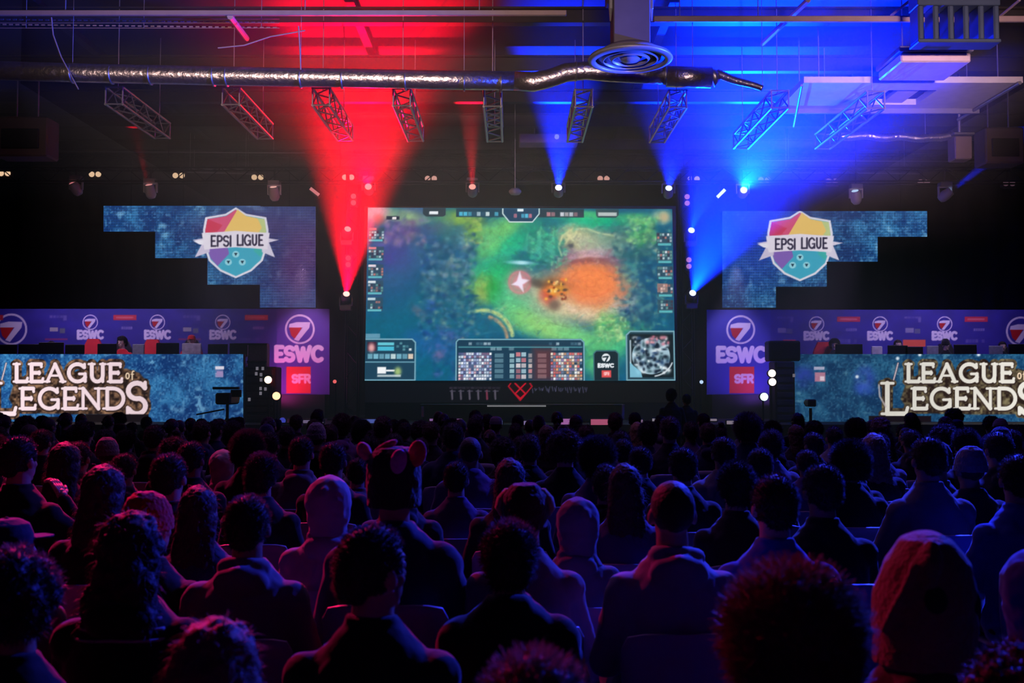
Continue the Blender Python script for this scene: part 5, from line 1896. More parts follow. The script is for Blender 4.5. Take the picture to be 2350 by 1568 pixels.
def jacket_mb(pose, style, seed):
    g = {'plain': .016, 'hoodie': .022, 'puffy': .036, 'shirt': .012}[style]
    m = MB()
    m.loft([((0, -.02, .44), .155 + g, .115 + g, 2.5), ((0, -.02, .52), .18 + g, .125 + g, 2.5), ((0, -.03, .64), .162 + g, .112 + g, 2.4), ((0, -.02, .78), .168 + g, .118 + g, 2.4),
            ((0, -.012, .90), .178 + g, .115 + g, 2.4), ((0, -.012, .965), .162 + g, .10 + g, 2.2), ((0, -.004, 1.02), .128 + g, .082 + g, 2), ((0, 0, 1.06), .09 + g, .072 + g, 2), ((0, 0, 1.085), .070 + g * .8, .066 + g * .8, 2)])
    if style != 'shirt':
        m.cyl((0, -.002, 1.06), (0, .004, 1.112), .070 + g * .6, .066 + g * .4, 20)
    for (s, sh, el, wr, hd, hip, kn, an, toe) in limbs(pose):
        m.ell(sh, .058 + g, nu=16, nv=12)
        if style == 'shirt':
            mid = Vector(sh) * .4 + Vector(el) * .6
            m.cap(sh, mid, .052 + g, .048 + g)
        else:
            m.cap(sh, el, .05 + g, .042 + g)
            m.cap(el, Vector(wr) * .94 + Vector(el) * .06, .042 + g, .028 + g * .6)
    if style == 'hoodie':
        m.ell((0, -.10, 1.035), (.105, .055, .065), Euler((.5, 0, 0)), 20, 12)
        m.ell((-.06, -.05, 1.085), (.045, .05, .035), nu=14, nv=10)
        m.ell((.06, -.05, 1.085), (.045, .05, .035), nu=14, nv=10)
    if style == 'puffy':
        m.ell((0, -.02, 1.09), (.088, .084, .035), nu=20, nv=12)
    r = remesh(m, .0105, 2, noise_amp=.010 if style != 'puffy' else .014, noise_scale=11 if style != 'puffy' else 8, seed=seed)
    return r


def trousers_mb(pose):
    m = MB()
    m.loft([((0, -.02, .44), .16, .12, 2.4), ((0, -.02, .50), .19, .135, 2.4), ((0, -.02, .58), .17, .122, 2.4)])
    for (s, sh, el, wr, hd, hip, kn, an, toe) in limbs(pose):
        m.cap(hip, kn, .094, .07)
        m.cap(kn, Vector(an) + Vector((0, 0, .02)), .068, .052)
    return remesh(m, .013, 2, noise_amp=.006, noise_scale=10, seed=3)


def shoe_mb(pose, side):
    m = MB()
    for (s, sh, el, wr, hd, hip, kn, an, toe) in limbs(pose):
        if s == side:
            m.cap((an[0], an[1] - .03, an[2] - .05), (toe[0], toe[1] + .02, toe[2] + .002), .044, .038)
            m.box((an[0] * .5 + toe[0] * .5, (an[1] + toe[1]) / 2, an[2] - .098), (.085, .27, .024), None, .01)
    return m


POSES = {}


def pose_set(pose, turn, tilt=0):
    k = (pose, turn, tilt)
    if k not in POSES:
        POSES[k] = body_mb(pose, turn, tilt).mesh('person', SKIN, True)
    return POSES[k]


JK = {}


def jacket(pose, style):
    k = (pose, style)
    if k not in JK:
        JK[k] = jacket_mb(pose, style, len(JK)).mesh('jacket', CLOTH, True)
    return JK[k]


TRS = {}


def trousers(pose):
    if pose not in TRS:
        b = 'stand' if pose == 'stand' else 'sit'
        if b not in TRS:
            TRS[b] = (trousers_mb(b).mesh('trousers', CLOTH, True), [shoe_mb(b, s).mesh('shoe', SHOE, True) for s in (-1, 1)])
        TRS[pose] = TRS[b]
    return TRS[pose]


def facecut(v, low=1.20, fy=.048, hair_z=1.292):
    x, y, z = v
    if z < low - .02 and y > -.06:
        return True
    if z < low - .055:
        return True
    if y > fy and z < hair_z:
        return True
    if y > -.005 and z < 1.225:
        return True
    return False


def hair_mesh(kind):
    m = MB()
    H = (0, -.004, 1.25)
    if kind == 'buzz':
        m.ell(H, (.079, .101, .0965), nu=32, nv=24)
        return remesh(m, .006, 1, .0015, 60, 1, facecut), HAIR
    if kind == 'short':
        m.ell(H, (.083, .105, .102), nu=32, nv=24)
        m.ell((0, -.03, 1.21), (.073, .078, .07), nu=24, nv=16)
        return remesh(m, .0055, 1, .006, 30, 2, facecut, 1800, .013), HAIR
    if kind == 'tousled':
        m.ell((0, -.002, 1.258), (.092, .11, .11), nu=32, nv=24)
        m.ell((.02, .03, 1.33), (.05, .06, .03), nu=16, nv=12)
        m.ell((0, -.035, 1.20), (.08, .078, .075), nu=24, nv=16)
        return remesh(m, .006, 1, .011, 22, 4, facecut, 2600, .022), HAIR
    if kind == 'quiff':
        m.ell(H, (.082, .105, .10), nu=32, nv=24)
        m.ell((.01, .02, 1.33), (.062, .07, .032), Euler((.25, .15, 0)), 20, 12)
        m.ell((0, -.03, 1.20), (.073, .078, .07), nu=24, nv=16)
        return remesh(m, .0055, 1, .007, 30, 12, facecut, 1800, .015), HAIR
    if kind == 'bushy':
        m.ell((0, -.01, 1.262), (.108, .118, .112), nu=32, nv=24)
        m.ell((0, -.04, 1.20), (.098, .085, .085), nu=24, nv=16)
        return remesh(m, .0065, 1, .014, 16, 6, lambda v: facecut(v, 1.19), 5000, .028), HAIR
    if kind == 'curly':
        q = np.random.RandomState(3)
        m.ell((0, -.01, 1.262), (.105, .115, .108), nu=32, nv=24)
        for _ in range(130):
            a = Vector(q.normal(size=3)).normalized()
            c = Vector((0, -.012, 1.258)) + Vector((a.x * .106, a.y * .112, a.z * .108))
            m.ell(c, q.uniform(.016, .028), nu=10, nv=8)
        return remesh(m, .006, 1, .006, 60, 7, lambda v: facecut(v, 1.17), 2500, .020), HAIR
    if kind == 'long':
        m.ell((0, -.004, 1.252), (.088, .108, .105), nu=32, nv=24)
        m.loft([((0, -.075, .86), .07, .022, 2.2), ((0, -.082, .95), .098, .034, 2.4), ((0, -.075, 1.03), .104, .044, 2.4), ((0, -.045, 1.12), .10, .066, 2.3), ((0, -.015, 1.22), .093, .094, 2), ((0, 0, 1.29), .07, .08, 2)], 32)
        return remesh(m, .0065, 2, .011, 24, 8, lambda v: (v[1] > .05 and v[2] < 1.29) or (v[1] > .02 and v[2] < 1.12), 500, .03, .02), HAIR
    if kind == 'wavy':
        m.ell((0, -.004, 1.252), (.096, .112, .106), nu=32, nv=24)
        m.loft([((0, -.07, .92), .10, .035, 2.2), ((0, -.07, 1.0), .125, .055, 2.4), ((0, -.055, 1.09), .122, .066, 2.3), ((0, -.025, 1.19), .108, .09, 2), ((0, 0, 1.28), .08, .085, 2)], 32)
        return remesh(m, .007, 1, .026, 18, 9, lambda v: (v[1] > .05 and v[2] < 1.29) or (v[1] > .02 and v[2] < 1.12), 900, .03, .015), HAIR
    if kind == 'ponytail':
        m.ell(H, (.082, .104, .099), nu=32, nv=24)
        m.ell((0, -.11, 1.275), .026, nu=12, nv=10)
        m.tube([(0, -.12, 1.27), (0, -.155, 1.24), (0, -.16, 1.16), (0, -.145, 1.06), (0, -.14, 1.0)], [.02, .03, .034, .026, .008], 12)
        return remesh(m, .006, 1, .008, 34, 10, lambda v: facecut(v) and v[1] > -.1, 400, .018, .01), HAIR
    if kind == 'bun':
        m.ell(H, (.081, .103, .099), nu=32, nv=24)
        m.ell((0, -.06, 1.36), (.042, .042, .036), nu=16, nv=12)
        return remesh(m, .006, 1, .007, 40, 11, facecut, 400, .016), HAIR
    if kind == 'beanie':
        m.loft([((0, -.004, 1.225), .088, .110, 2), ((0, -.004, 1.262), .090, .112, 2), ((0, -.006, 1.31), .084, .104, 2), ((0, -.012, 1.355), .062, .078, 2), ((0, -.018, 1.378), .03, .04, 2)], 36)
        m.loft([((0, -.004, 1.222), .093, .115, 2), ((0, -.004, 1.268), .093, .115, 2)], 36)
        return remesh(m, .006, 1, .004, 70, 13, None), WOOL
    if kind == 'cap':
        m.loft([((0, -.004, 1.245), .083, .106, 2), ((0, -.004, 1.29), .083, .105, 2), ((0, -.006, 1.33), .07, .09, 2), ((0, -.006, 1.352), .035, .05, 2)], 36)
        m.loft([((0, .12, 1.262), .062, .07, 2.6), ((0, .12, 1.27), .062, .07, 2.6)], 24)
        m.ell((0, -.006, 1.355), .008, nu=8, nv=6)
        return remesh(m, .005, 1, .001, 60, 14, None), CLOTH
    if kind == 'hood':
        m.ell((0, -.03, 1.255), (.112, .125, .125), nu=32, nv=24)
        m.loft([((0, -.03, 1.03), .135, .09, 2.2), ((0, -.03, 1.08), .096, .088, 2), ((0, -.03, 1.13), .092, .10, 2), ((0, -.03, 1.19), .106, .118, 2), ((0, -.03, 1.27), .10, .11, 2)], 32)
        m.ell((0, -.12, 1.31), (.03, .05, .03), Euler((.6, 0, 0)), 14, 10)
        return remesh(m, .008, 2, .009, 14, 15, lambda v: v[1] > .055 and 1.06 < v[2] < 1.33), CLOTH
    if kind == 'ear_hat':
        m.loft([((0, -.004, 1.17), .098, .112, 2), ((0, -.004, 1.26), .102, .118, 2), ((0, -.006, 1.32), .100, .110, 2.1), ((0, -.012, 1.365), .086, .092, 2.2), ((0, -.018, 1.39), .055, .06, 2.1)], 36)
        return remesh(m, .007, 1, .006, 40, 16, lambda v: v[1] > .07 and v[2] < 1.27), WOOL
    if kind == 'flap_hat':
        m.loft([((0, -.004, 1.19), .088, .108, 2), ((0, -.004, 1.26), .094, .114, 2), ((0, -.006, 1.32), .088, .104, 2.0), ((0, -.012, 1.365), .05, .06, 2.2)], 36)
        return remesh(m, .006, 1, .005, 34, 17, lambda v: v[1] > .07 and v[2] < 1.28), WOOL
    if kind == 'slouch':
        m.loft([((0, -.004, 1.10), .112, .118, 2), ((0, -.008, 1.18), .122, .13, 2), ((.004, -.012, 1.26), .118, .128, 2), ((.008, -.014, 1.33), .096, .11, 2.1), ((.01, -.016, 1.385), .058, .075, 2), ((.01, -.016, 1.402), .025, .035, 2)], 36)
        m.tube([(-.012, -.09, 1.385), (-.055, -.108, 1.33), (-.092, -.1, 1.25), (-.118, -.07, 1.17)], [.006, .009, .01, .009], 10)
        m.tube([(-.002, -.09, 1.388), (-.02, -.118, 1.34), (-.03, -.13, 1.29)], [.012, .024, .012], 10)
        m.loft([((0, -.006, 1.085), .118, .126, 2), ((0, -.006, 1.13), .119, .127, 2)], 36)
        return remesh(m, .0065, 2, .007, 9, 18, lambda v: v[1] > .09 and v[2] < 1.27), WOOL
    raise KeyError(kind)


HM = {}
HW = {'buzz': .170, 'short': .178, 'tousled': .196, 'quiff': .178, 'bushy': .226, 'curly': .238, 'long': .196, 'wavy': .235, 'ponytail': .178, 'bun': .178, 'beanie': .188, 'cap': .176, 'hood': .235, 'ear_hat': .218, 'flap_hat': .20, 'slouch': .248, 'none': .17}
HT = {'buzz': 1.343, 'short': 1.354, 'tousled': 1.372, 'quiff': 1.365, 'bushy': 1.377, 'curly': 1.385, 'long': 1.36, 'wavy': 1.362, 'ponytail': 1.352, 'bun': 1.395, 'beanie': 1.382, 'cap': 1.36, 'hood': 1.382, 'ear_hat': 1.396, 'flap_hat': 1.37, 'slouch': 1.405}
HN = {'buzz': 'hair', 'short': 'hair', 'tousled': 'hair', 'quiff': 'hair', 'bushy': 'hair', 'curly': 'hair', 'long': 'hair', 'wavy': 'hair', 'ponytail': 'hair', 'bun': 'hair', 'beanie': 'beanie', 'cap': 'cap', 'hood': 'hood', 'ear_hat': 'hat', 'flap_hat': 'hat', 'slouch': 'hat'}


def put(name, me, parent, col=None, M=None):
    o = bpy.data.objects.new(name, me)
    COL.objects.link(o)
    o.parent = parent
    if M is not None:
        o.matrix_basis = M
    if col:
        o.color = (*col, 1)
    return o


C_ = {'dark': (.012, .012, .016), 'black': (.006, .006, .008), 'navy': (.012, .018, .05), 'grey': (.14, .14, .16), 'light grey': (.30, .29, .33), 'white': (.55, .53, .56), 'red': (.62, .02, .03),
      'teal': (.02, .06, .08), 'brown': (.05, .03, .02), 'purple': (.10, .05, .14), 'blue': (.03, .07, .30), 'tan': (.25, .16, .07), 'green': (.03, .06, .03), 'pale': (.42, .38, .42)}
HC = {'dark': (.022, .016, .016), 'brown': (.05, .028, .018), 'blond': (.22, .13, .06), 'fair': (.16, .10, .07)}
SK = [(.42, .25, .18), (.50, .31, .24), (.30, .17, .11), (.46, .28, .2)]


def make_person(loc, s, face, hair, pose, turn, tilt, top, topcol, haircol, skin, label, group, legs='dark', eyes=False):
    o = bpy.data.objects.new('person', pose_set(pose, turn, tilt))
    COL.objects.link(o)
    o.location = loc
    o.scale = (s, s, s)
    o.rotation_euler = (0, 0, face)
    o.color = (*SK[skin], 1)
    tag(o, label, 'person', group)
    put('jacket' if top != 'shirt' else 't_shirt', jacket(pose, top), o, C_.get(topcol, C_['dark']))
    tr, sh = trousers(pose)
    put('trousers', tr, o, C_[legs])
    for q_ in sh:
        put('shoe', q_, o)
    if hair != 'none':
        if hair not in HM:
            mb, mt = hair_mesh(hair)
            HM[hair] = mb.mesh(HN[hair], mt, True)
        hc = HC[haircol] if HN[hair] == 'hair' else C_[haircol]
        h = put(HN[hair], HM[hair], o, hc, hturn(turn, tilt))
        if HN[hair] in ('beanie', 'cap') or hair == 'flap_hat':
            if 'buzz' not in HM:
                mb, mt = hair_mesh('buzz')
                HM['buzz'] = mb.mesh('hair', mt, True)
            put('hair', HM['buzz'], o, HC['dark'], hturn(turn, tilt))
    else:
        h = None
    if eyes:
        for sx in (-1, 1):
            if 'eye' not in HM:
                HM['eye'] = MB().ell((0, 0, 0), .0125, nu=12, nv=10).mesh('eye', EYE, True)
                HM['pupil'] = MB().ell((0, .0085, 0), (.006, .005, .006), nu=10, nv=8).mesh('pupil', PATCH, True)
            e = put('eye', HM['eye'], o, None, hturn(turn, tilt) @ Matrix.Translation((sx * .030, .082, 1.238)))
            put('pupil', HM['pupil'], e)
    return o, h


def patch(mb, parent, name, m, col=None, label=None):
    o = put(name, mb.mesh(name, m, True), parent, col)
    if label:
        o['label'] = label
    return o


# stackable shell chairs
CHM = mat('chair_shell', (.30, .29, .36), .45)
CHL = mat('chair_leg', (.25, .25, .27), .35, .9)


def shell(pts, th):
    m = MB()
    n = len(pts[0])
    vs = [p for row in pts for p in row]
    k = len(vs)
    back = [(p[0], p[1] - th * .8, p[2] - th * .5) for p in vs]
    fs = []
    R = len(pts)
    for j in range(R - 1):
        for i in range(n - 1):
            a = j * n + i
            fs.append((a, a + 1, a + n + 1, a + n))
            fs.append((k + a, k + a + n, k + a + n + 1, k + a + 1))
    for i in range(n - 1):
        fs.append((i + 1, i, k + i, k + i + 1))
        a = (R - 1) * n + i
        fs.append((a, a + 1, k + a + 1, k + a))
    for j in range(R - 1):
        a = j * n
        fs.append((a, a + n, k + a + n, k + a))
        a = j * n + n - 1
        fs.append((a + n, a, k + a, k + a + n))
    return m.add(vs + back, fs)


def chair_meshes():
    bp = []
    for j in range(9):
        t = j / 8
        z = .46 + .40 * t
        hw = .185 + .035 * math.sin(t * PI * .6)
        if j == 8:
            hw -= .018
        row = []
        for i in range(9):
            u = i / 4 - 1
            row.append((u * hw, -.165 - .055 * t - .018 * (1 - u * u), z - (.012 * abs(u) ** 6 if j == 8 else 0)))
        bp.append(row)
    sp = []
    for j in range(7):
        t = j / 6
        row = []
        for i in range(9):
            u = i / 4 - 1
            row.append((u * (.19 + .02 * t), .24 - .42 * t, .438 - .012 * (1 - u * u) * 1.0 - .02 * (1 - t) ** 3 + (.02 * max(0, t - .8) * 5)))
        sp.append(row)
    legs = []
    for (x, y) in ((-.17, .17), (.17, .17), (-.17, -.15), (.17, -.15)):
        legs.append(MB().cyl((x, y, .42), (x * 1.2, y * 1.25, 0), .0115, n=8).mesh('leg', CHL, True))
    return shell(bp, .008).mesh('backrest', CHM, True), shell(sp, .008).mesh('seat', CHM, True), legs


CHB, CHS, CHG = chair_meshes()


def make_chair(loc, s, rot, label, group):
    o = bpy.data.objects.new('chair', None)
    COL.objects.link(o)
    o.location = loc
    o.scale = (s, s, s)
    o.rotation_euler = (0, 0, rot)
    tag(o, label, 'chair', group)
    put('backrest', CHB, o)
    put('seat', CHS, o)
    for l_ in CHG:
        put('leg', l_, o)
    return o


# each spectator: centre of head (px), top of head (py), head width (px), hair, turn of head, clothes, clothes colour, hair colour, description
PEOPLE = [
    # nearest rows
    (1222, 1500, 270, 'tousled', 0, 'plain', 'black', 'fair', 'person whose hair top rises at the bottom centre, lit violet'),
    (496, 1412, 236, 'wavy', -8, 'plain', 'black', 'fair', 'person with glossy pink-lit hair at the bottom left of centre'),
    (1810, 1300, 292, 'bushy', 0, 'plain', 'black', 'blond', 'nearest person with fuzzy hair lit purple, left of the tan hat'),
    (2112, 1214, 262, 'slouch', 0, 'hoodie', 'brown', 'tan', 'person in a tall tan soft hat with two dark patches'),
    (2350, 1472, 170, 'curly', 0, 'plain', 'navy', 'dark', 'person with curly blue-lit hair at the bottom right corner'),
    (2372, 1250, 130, 'hood', 0, 'hoodie', 'blue', 'blue', 'person in a blue hood cut off by the right edge'),
    (30, 1252, 205, 'curly', 0, 'plain', 'black', 'dark', 'person with big curly red-rimmed hair at the left edge'),
    (1168, 1195, 186, 'tousled', 0, 'puffy', 'black', 'dark', 'person with round violet-rimmed hair in the centre, wearing a black coat'),
    (856, 1202, 184, 'short', 42, 'plain', 'black', 'dark', 'short-haired person turning the face to the right, showing the cheek'),
    (304, 1170, 200, 'wavy', 12, 'hoodie', 'black', 'dark', 'person with wide wavy hair and a striped collar below the red beanie'),
    (568, 1134, 126, 'short', 0, 'hoodie', 'grey', 'dark', 'short-haired person with red-lit hair in a greyish hooded top with dark sleeves'),
    (342, 1124, 112, 'beanie', 25, 'plain', 'black', 'red', 'person in a bright red beanie, left part of the crowd'),
    (1543, 1104, 108, 'buzz', 0, 'hoodie', 'light grey', 'dark', 'cropped-haired person in a grey hoodie with blue-lit shoulders'),
    (1778, 1087, 106, 'short', 0, 'plain', 'blue', 'dark', 'short-haired person in a blue top right of the cropped-haired one'),
    (1888, 1063, 90, 'short', 0, 'plain', 'black', 'dark', 'short-haired person in a dark jacket, blue light on the crown'),
    (1205, 1106, 128, 'flap_hat', 5, 'plain', 'grey', 'brown', 'person in a dark fur hat with two yellowish ears'),
    (905, 1022, 134, 'ear_hat', 0, 'puffy', 'navy', 'green', 'person in a tall dark plush hat with pink and red ears'),
    (757, 1088, 108, 'hood', 0, 'hoodie', 'light grey', 'light grey', 'person with a light grey hood pulled up over the head'),
    (1434, 1062, 104, 'long', 0, 'plain', 'purple', 'brown', 'person with long straight brown hair down the back of a purple top'),
    (1320, 1138, 96, 'hood', -20, 'hoodie', 'grey', 'grey', 'person in a grey hood leaning left, beside the long brown hair'),
    (456, 1112, 92, 'long', 0, 'plain', 'teal', 'dark', 'person with long dark hair in a teal top, right of the red beanie'),
    (20, 1184, 76, 'cap', 30, 'plain', 'grey', 'navy', 'person in a dark blue cap at the left edge'),
    (240, 1064, 98, 'long', 10, 'plain', 'black', 'dark', 'person with long black hair above the wide wavy hair, left'),
    (388, 1040, 88, 'short', 0, 'plain', 'black', 'dark', 'short-haired person in black just above the red beanie'),
    (600, 1040, 76, 'tousled', 0, 'plain', 'dark', 'dark', 'dark tousled-haired person above the red-lit short hair'),
    (692, 1001, 60, 'short', 0, 'hoodie', 'grey', 'dark', 'dark-haired person in a violet-grey hooded top, left of centre'),
    (765, 1014, 70, 'short', 0, 'plain', 'dark', 'dark', 'round dark head just above the light grey hood'),
    (570, 990, 76, 'bushy', 0, 'plain', 'black', 'dark', 'bushy dark head before the gap right of the left desk'),
    (512, 1030, 64, 'hood', 0, 'hoodie', 'pale', 'pale', 'person in a pale purple-lit hood left of the bushy dark head'),
    (1047, 1058, 62, 'short', 0, 'plain', 'purple', 'dark', 'small round head in front of broad dark shoulders, left of centre'),
    (1040, 970, 50, 'short', 0, 'puffy', 'navy', 'dark', 'broad-shouldered person in a dark quilted coat below the red emblem'),
    (1170, 1050, 76, 'long', 0, 'plain', 'dark', 'dark', 'long dark-haired person straight above the fur hat'),
    (1155, 1003, 52, 'curly', 0, 'plain', 'dark', 'dark', 'curly head in the middle of the crowd, left of the big bushy one'),
    (1297, 985, 76, 'curly', 0, 'plain', 'black', 'brown', 'large curly head before the pink-violet light bar'),
    (1370, 1004, 86, 'bushy', 0, 'plain', 'purple', 'dark', 'big bushy dark head right of the large curly one'),
    (1690, 1060, 88, 'tousled', 0, 'plain', 'brown', 'dark', 'dark tousled head left of the blue-topped person'),
    (1950, 1012, 96, 'bushy', 0, 'plain', 'black', 'dark', 'big bushy head before the blue part of the right desk'),
    (2130, 1002, 82, 'short', 0, 'plain', 'grey', 'brown', 'short-haired person with a pale collar below the right desk lettering'),
    (2226, 1022, 80, 'beanie', 0, 'puffy', 'dark', 'grey', 'person in a greyish-purple beanie and dark coat, right'),
    (2336, 1042, 82, 'short', 10, 'plain', 'blue', 'dark', 'short-haired person in a bright blue top at the right edge'),
    (2005, 993, 58, 'long', 0, 'plain', 'dark', 'fair', 'person with long fair rim-lit hair below the right desk corner'),
    (2020, 957, 52, 'wavy', 0, 'plain', 'dark', 'brown', 'wavy-haired person standing out against the dark gap under the right desk'),
    (1463, 968, 38, 'long', 0, 'plain', 'dark', 'blond', 'person with blond pink-lit hair right of the pink-red light bar'),
    (1567, 1026, 65, 'short', 0, 'plain', 'dark', 'dark', 'dark round head above the cropped-haired person'),
    (150, 1013, 72, 'long', 0, 'plain', 'black', 'dark', 'long dark-haired person second from the left edge'),
    (43, 1000, 80, 'short', 15, 'plain', 'black', 'dark', 'dark-haired person at the left edge under the desk lettering'),
    (440, 1013, 60, 'short', 10, 'plain', 'black', 'dark', 'dark-haired person right above the short-haired one in black'),
]
# further heads: px, py, width, hair
FAR = [(291, 990, 42, 'bushy'), (355, 975, 45, 'short'), (190, 968, 50, 'tousled'), (285, 1040, 55, 'short'), (465, 965, 40, 'short'), (535, 968, 45, 'tousled'),
       (680, 952, 30, 'short'), (720, 962, 32, 'short'), (659, 978, 38, 'short'), (784, 950, 42, 'tousled'), (757, 973, 38, 'short'), (618, 990, 52, 'short'),
       (880, 955, 48, 'short'), (930, 970, 32, 'short'), (848, 1005, 50, 'tousled'), (905, 995, 45, 'short'), (990, 968, 45, 'short'), (1092, 952, 40, 'quiff'),
       (820, 1050, 46, 'short'), (1196, 1000, 38, 'short'), (1255, 975, 45, 'long'), (1412, 947, 34, 'short'), (1425, 988, 42, 'short'), (1432, 1007, 45, 'short'),
       (1486, 968, 48, 'tousled'), (1537, 955, 46, 'short'), (1614, 949, 28, 'short'), (1585, 967, 36, 'short'), (1625, 970, 38, 'short'), (1655, 968, 30, 'bun'),
       (1714, 950, 58, 'bushy'), (1660, 1002, 60, 'short'), (1470, 1024, 55, 'short'), (1745, 1028, 66, 'short'), (1770, 988, 52, 'tousled'), (1826, 974, 38, 'long'),
       (1869, 965, 34, 'curly'), (1914, 978, 38, 'short'), (1962, 962, 42, 'bushy'), (1852, 1031, 48, 'short'), (2215, 983, 55, 'tousled'), (2290, 990, 60, 'short'),
       (95, 985, 44, 'short'), (2090, 985, 40, 'short'), (2160, 975, 38, 'ponytail'), (2325, 975, 42, 'curly'), (410, 985, 40, 'bun'), (1345, 975, 38, 'short'),
       (1125, 985, 36, 'ponytail'), (965, 1005, 44, 'short'), (240, 985, 40, 'short')]

ppl = []     # dicts with x, Y, s ...


def solve(px, py, w, hair):
    W, H = HW[hair], HT[hair]
    dy = py - HY
    s = CAMZ * w / (W * dy + H * w)
    s = max(.90, min(1.08, s))
    Y = (CAMZ - H * s) * F / dy
    return s, Y


q = np.random.RandomState(5)
for (px, py, w, hair, turn, top, tc, hc, lab) in PEOPLE:
    s, Y = solve(px, py, w, hair)
    ppl.append(dict(px=px, py=py, Y=Y, s=s, hair=hair, turn=turn, top=top, tc=tc, hc=hc, lab=lab, fix=True))
for (px, py, w, hair) in FAR:
    s, Y = solve(px, py, w, hair)
    ppl.append(dict(px=px, py=py, Y=Y, s=s, hair=hair, turn=int(q.choice([0, 0, 0, 15, -15])), top=str(q.choice(['plain', 'hoodie', 'puffy'])),
                    tc=str(q.choice(['dark', 'black', 'grey', 'purple', 'navy', 'dark'])), hc=str(q.choice(['dark', 'dark', 'brown'])), lab=None, fix=True))


def px2x(px, py, Y):
    return P(px, py, Y).x


for d in ppl:
    d['x'] = px2x(d['px'], d['py'], d['Y'])
# fill the rows between them
Yr = 4.6
row = 0
while Yr < 14.2:
    xm = Yr * 1175 / F + .25
    x = -xm + (row % 2) * .25
    while x < xm:
        xx, yy = x + q.uniform(-.05, .05), Yr + q.uniform(-.06, .06)
        if all(math.hypot(xx - d['x'], (yy - d['Y']) * .8) > .50 for d in ppl):
            hair = str(q.choice(['short', 'short', 'tousled', 'short', 'quiff', 'buzz', 'bushy', 'long', 'ponytail', 'beanie', 'cap', 'curly']))
            s = float(q.uniform(.90, 1.0))
            ppl.append(dict(x=xx, Y=yy, s=s, hair=hair, turn=int(q.choice([0, 0, 0, 15, -15])), top=str(q.choice(['plain', 'hoodie', 'puffy'])),
                            tc=str(q.choice(['dark', 'black', 'grey', 'purple', 'navy', 'dark', 'black'])), hc='dark', lab=None, fix=False))
            if HN[hair] != 'hair':
                ppl[-1]['hc'] = str(q.choice(['black', 'navy', 'grey']))
        x += .56
    Yr += .86
    row += 1
# keep people from sitting in each other: slide the farther one back along its own line of sight
for it in range(60):
    moved = False
    for i in range(len(ppl)):
        for j in range(i + 1, len(ppl)):
            a, b = ppl[i], ppl[j]
            dx, dy = a['x'] - b['x'], a['Y'] - b['Y']
            if abs(dx) < .44 and abs(dy) < .60:
                far = a if dy > 0 else b
                near = b if far is a else a
                if abs(dx) > .40:
                    continue
                k = 1 + .012
                far['x'] *= k
                far['Y'] *= k
                far['s'] = max(.8, (CAMZ - (CAMZ - HT[far['hair']] * far['s']) * k) / HT[far['hair']])
                moved = True
    if not moved:
        break
ppl = [d for d in ppl if d['Y'] < 16.0]

FEAT = [(170, 'the left end of the LED lettering'), (345, 'the last letters of the left LED title'), (500, 'the plain blue end of the left desk'), (565, 'the left tripod camera'), (650, 'the left lamp rack'),
        (760, 'the left red square print'), (860, 'the lower left corner of the big screen'), (980, 'the left part of the banner'), (1110, 'the scoreboard on the big screen'),
        (1230, 'the red diamond emblem'), (1350, 'the pink-violet light bar'), (1440, 'the minimap corner'), (1560, 'the right end of the banner'), (1660, 'the tiny blue lamp'), (1760, 'the right red square print'),
        (1850, 'the right lamp rack'), (1990, 'the blue start of the right desk'), (2140, 'the first letters of the right LED title'), (2600, 'the right end of the LED title')]
bins = {}
for d in ppl:
    d['sx'] = CX + d['x'] / d['Y'] * F
    if d['lab'] is None:
        f = next(nm for lim, nm in FEAT if d['sx'] < lim)
        bins.setdefault(f, []).append(d)
ORD = ['farthest', 'second farthest', 'third farthest', 'fourth farthest', 'fifth farthest', 'sixth farthest', 'seventh farthest', 'eighth farthest', 'ninth farthest', 'tenth farthest',
       'eleventh farthest', 'twelfth farthest', 'thirteenth farthest', 'fourteenth farthest', 'fifteenth farthest', 'sixteenth farthest', 'seventeenth farthest', 'eighteenth farthest']
HD = {'buzz': 'cropped-haired', 'short': 'short-haired', 'tousled': 'tousle-haired', 'quiff': 'short-haired', 'bushy': 'bushy-haired', 'curly': 'curly-haired', 'long': 'long-haired', 'wavy': 'wavy-haired', 'ponytail': 'ponytailed', 'bun': 'bun-haired',
      'beanie': 'beanie-wearing', 'cap': 'cap-wearing', 'hood': 'hooded'}
for f, L in bins.items():
    L.sort(key=lambda d: -d['Y'])
    for i, d in enumerate(L):
        d['lab'] = '%s person, %s head below %s' % (HD[d['hair']], ORD[min(i, 17)], f.replace('the left red square print', 'the left red print').replace('the right red square print', 'the right red print'))

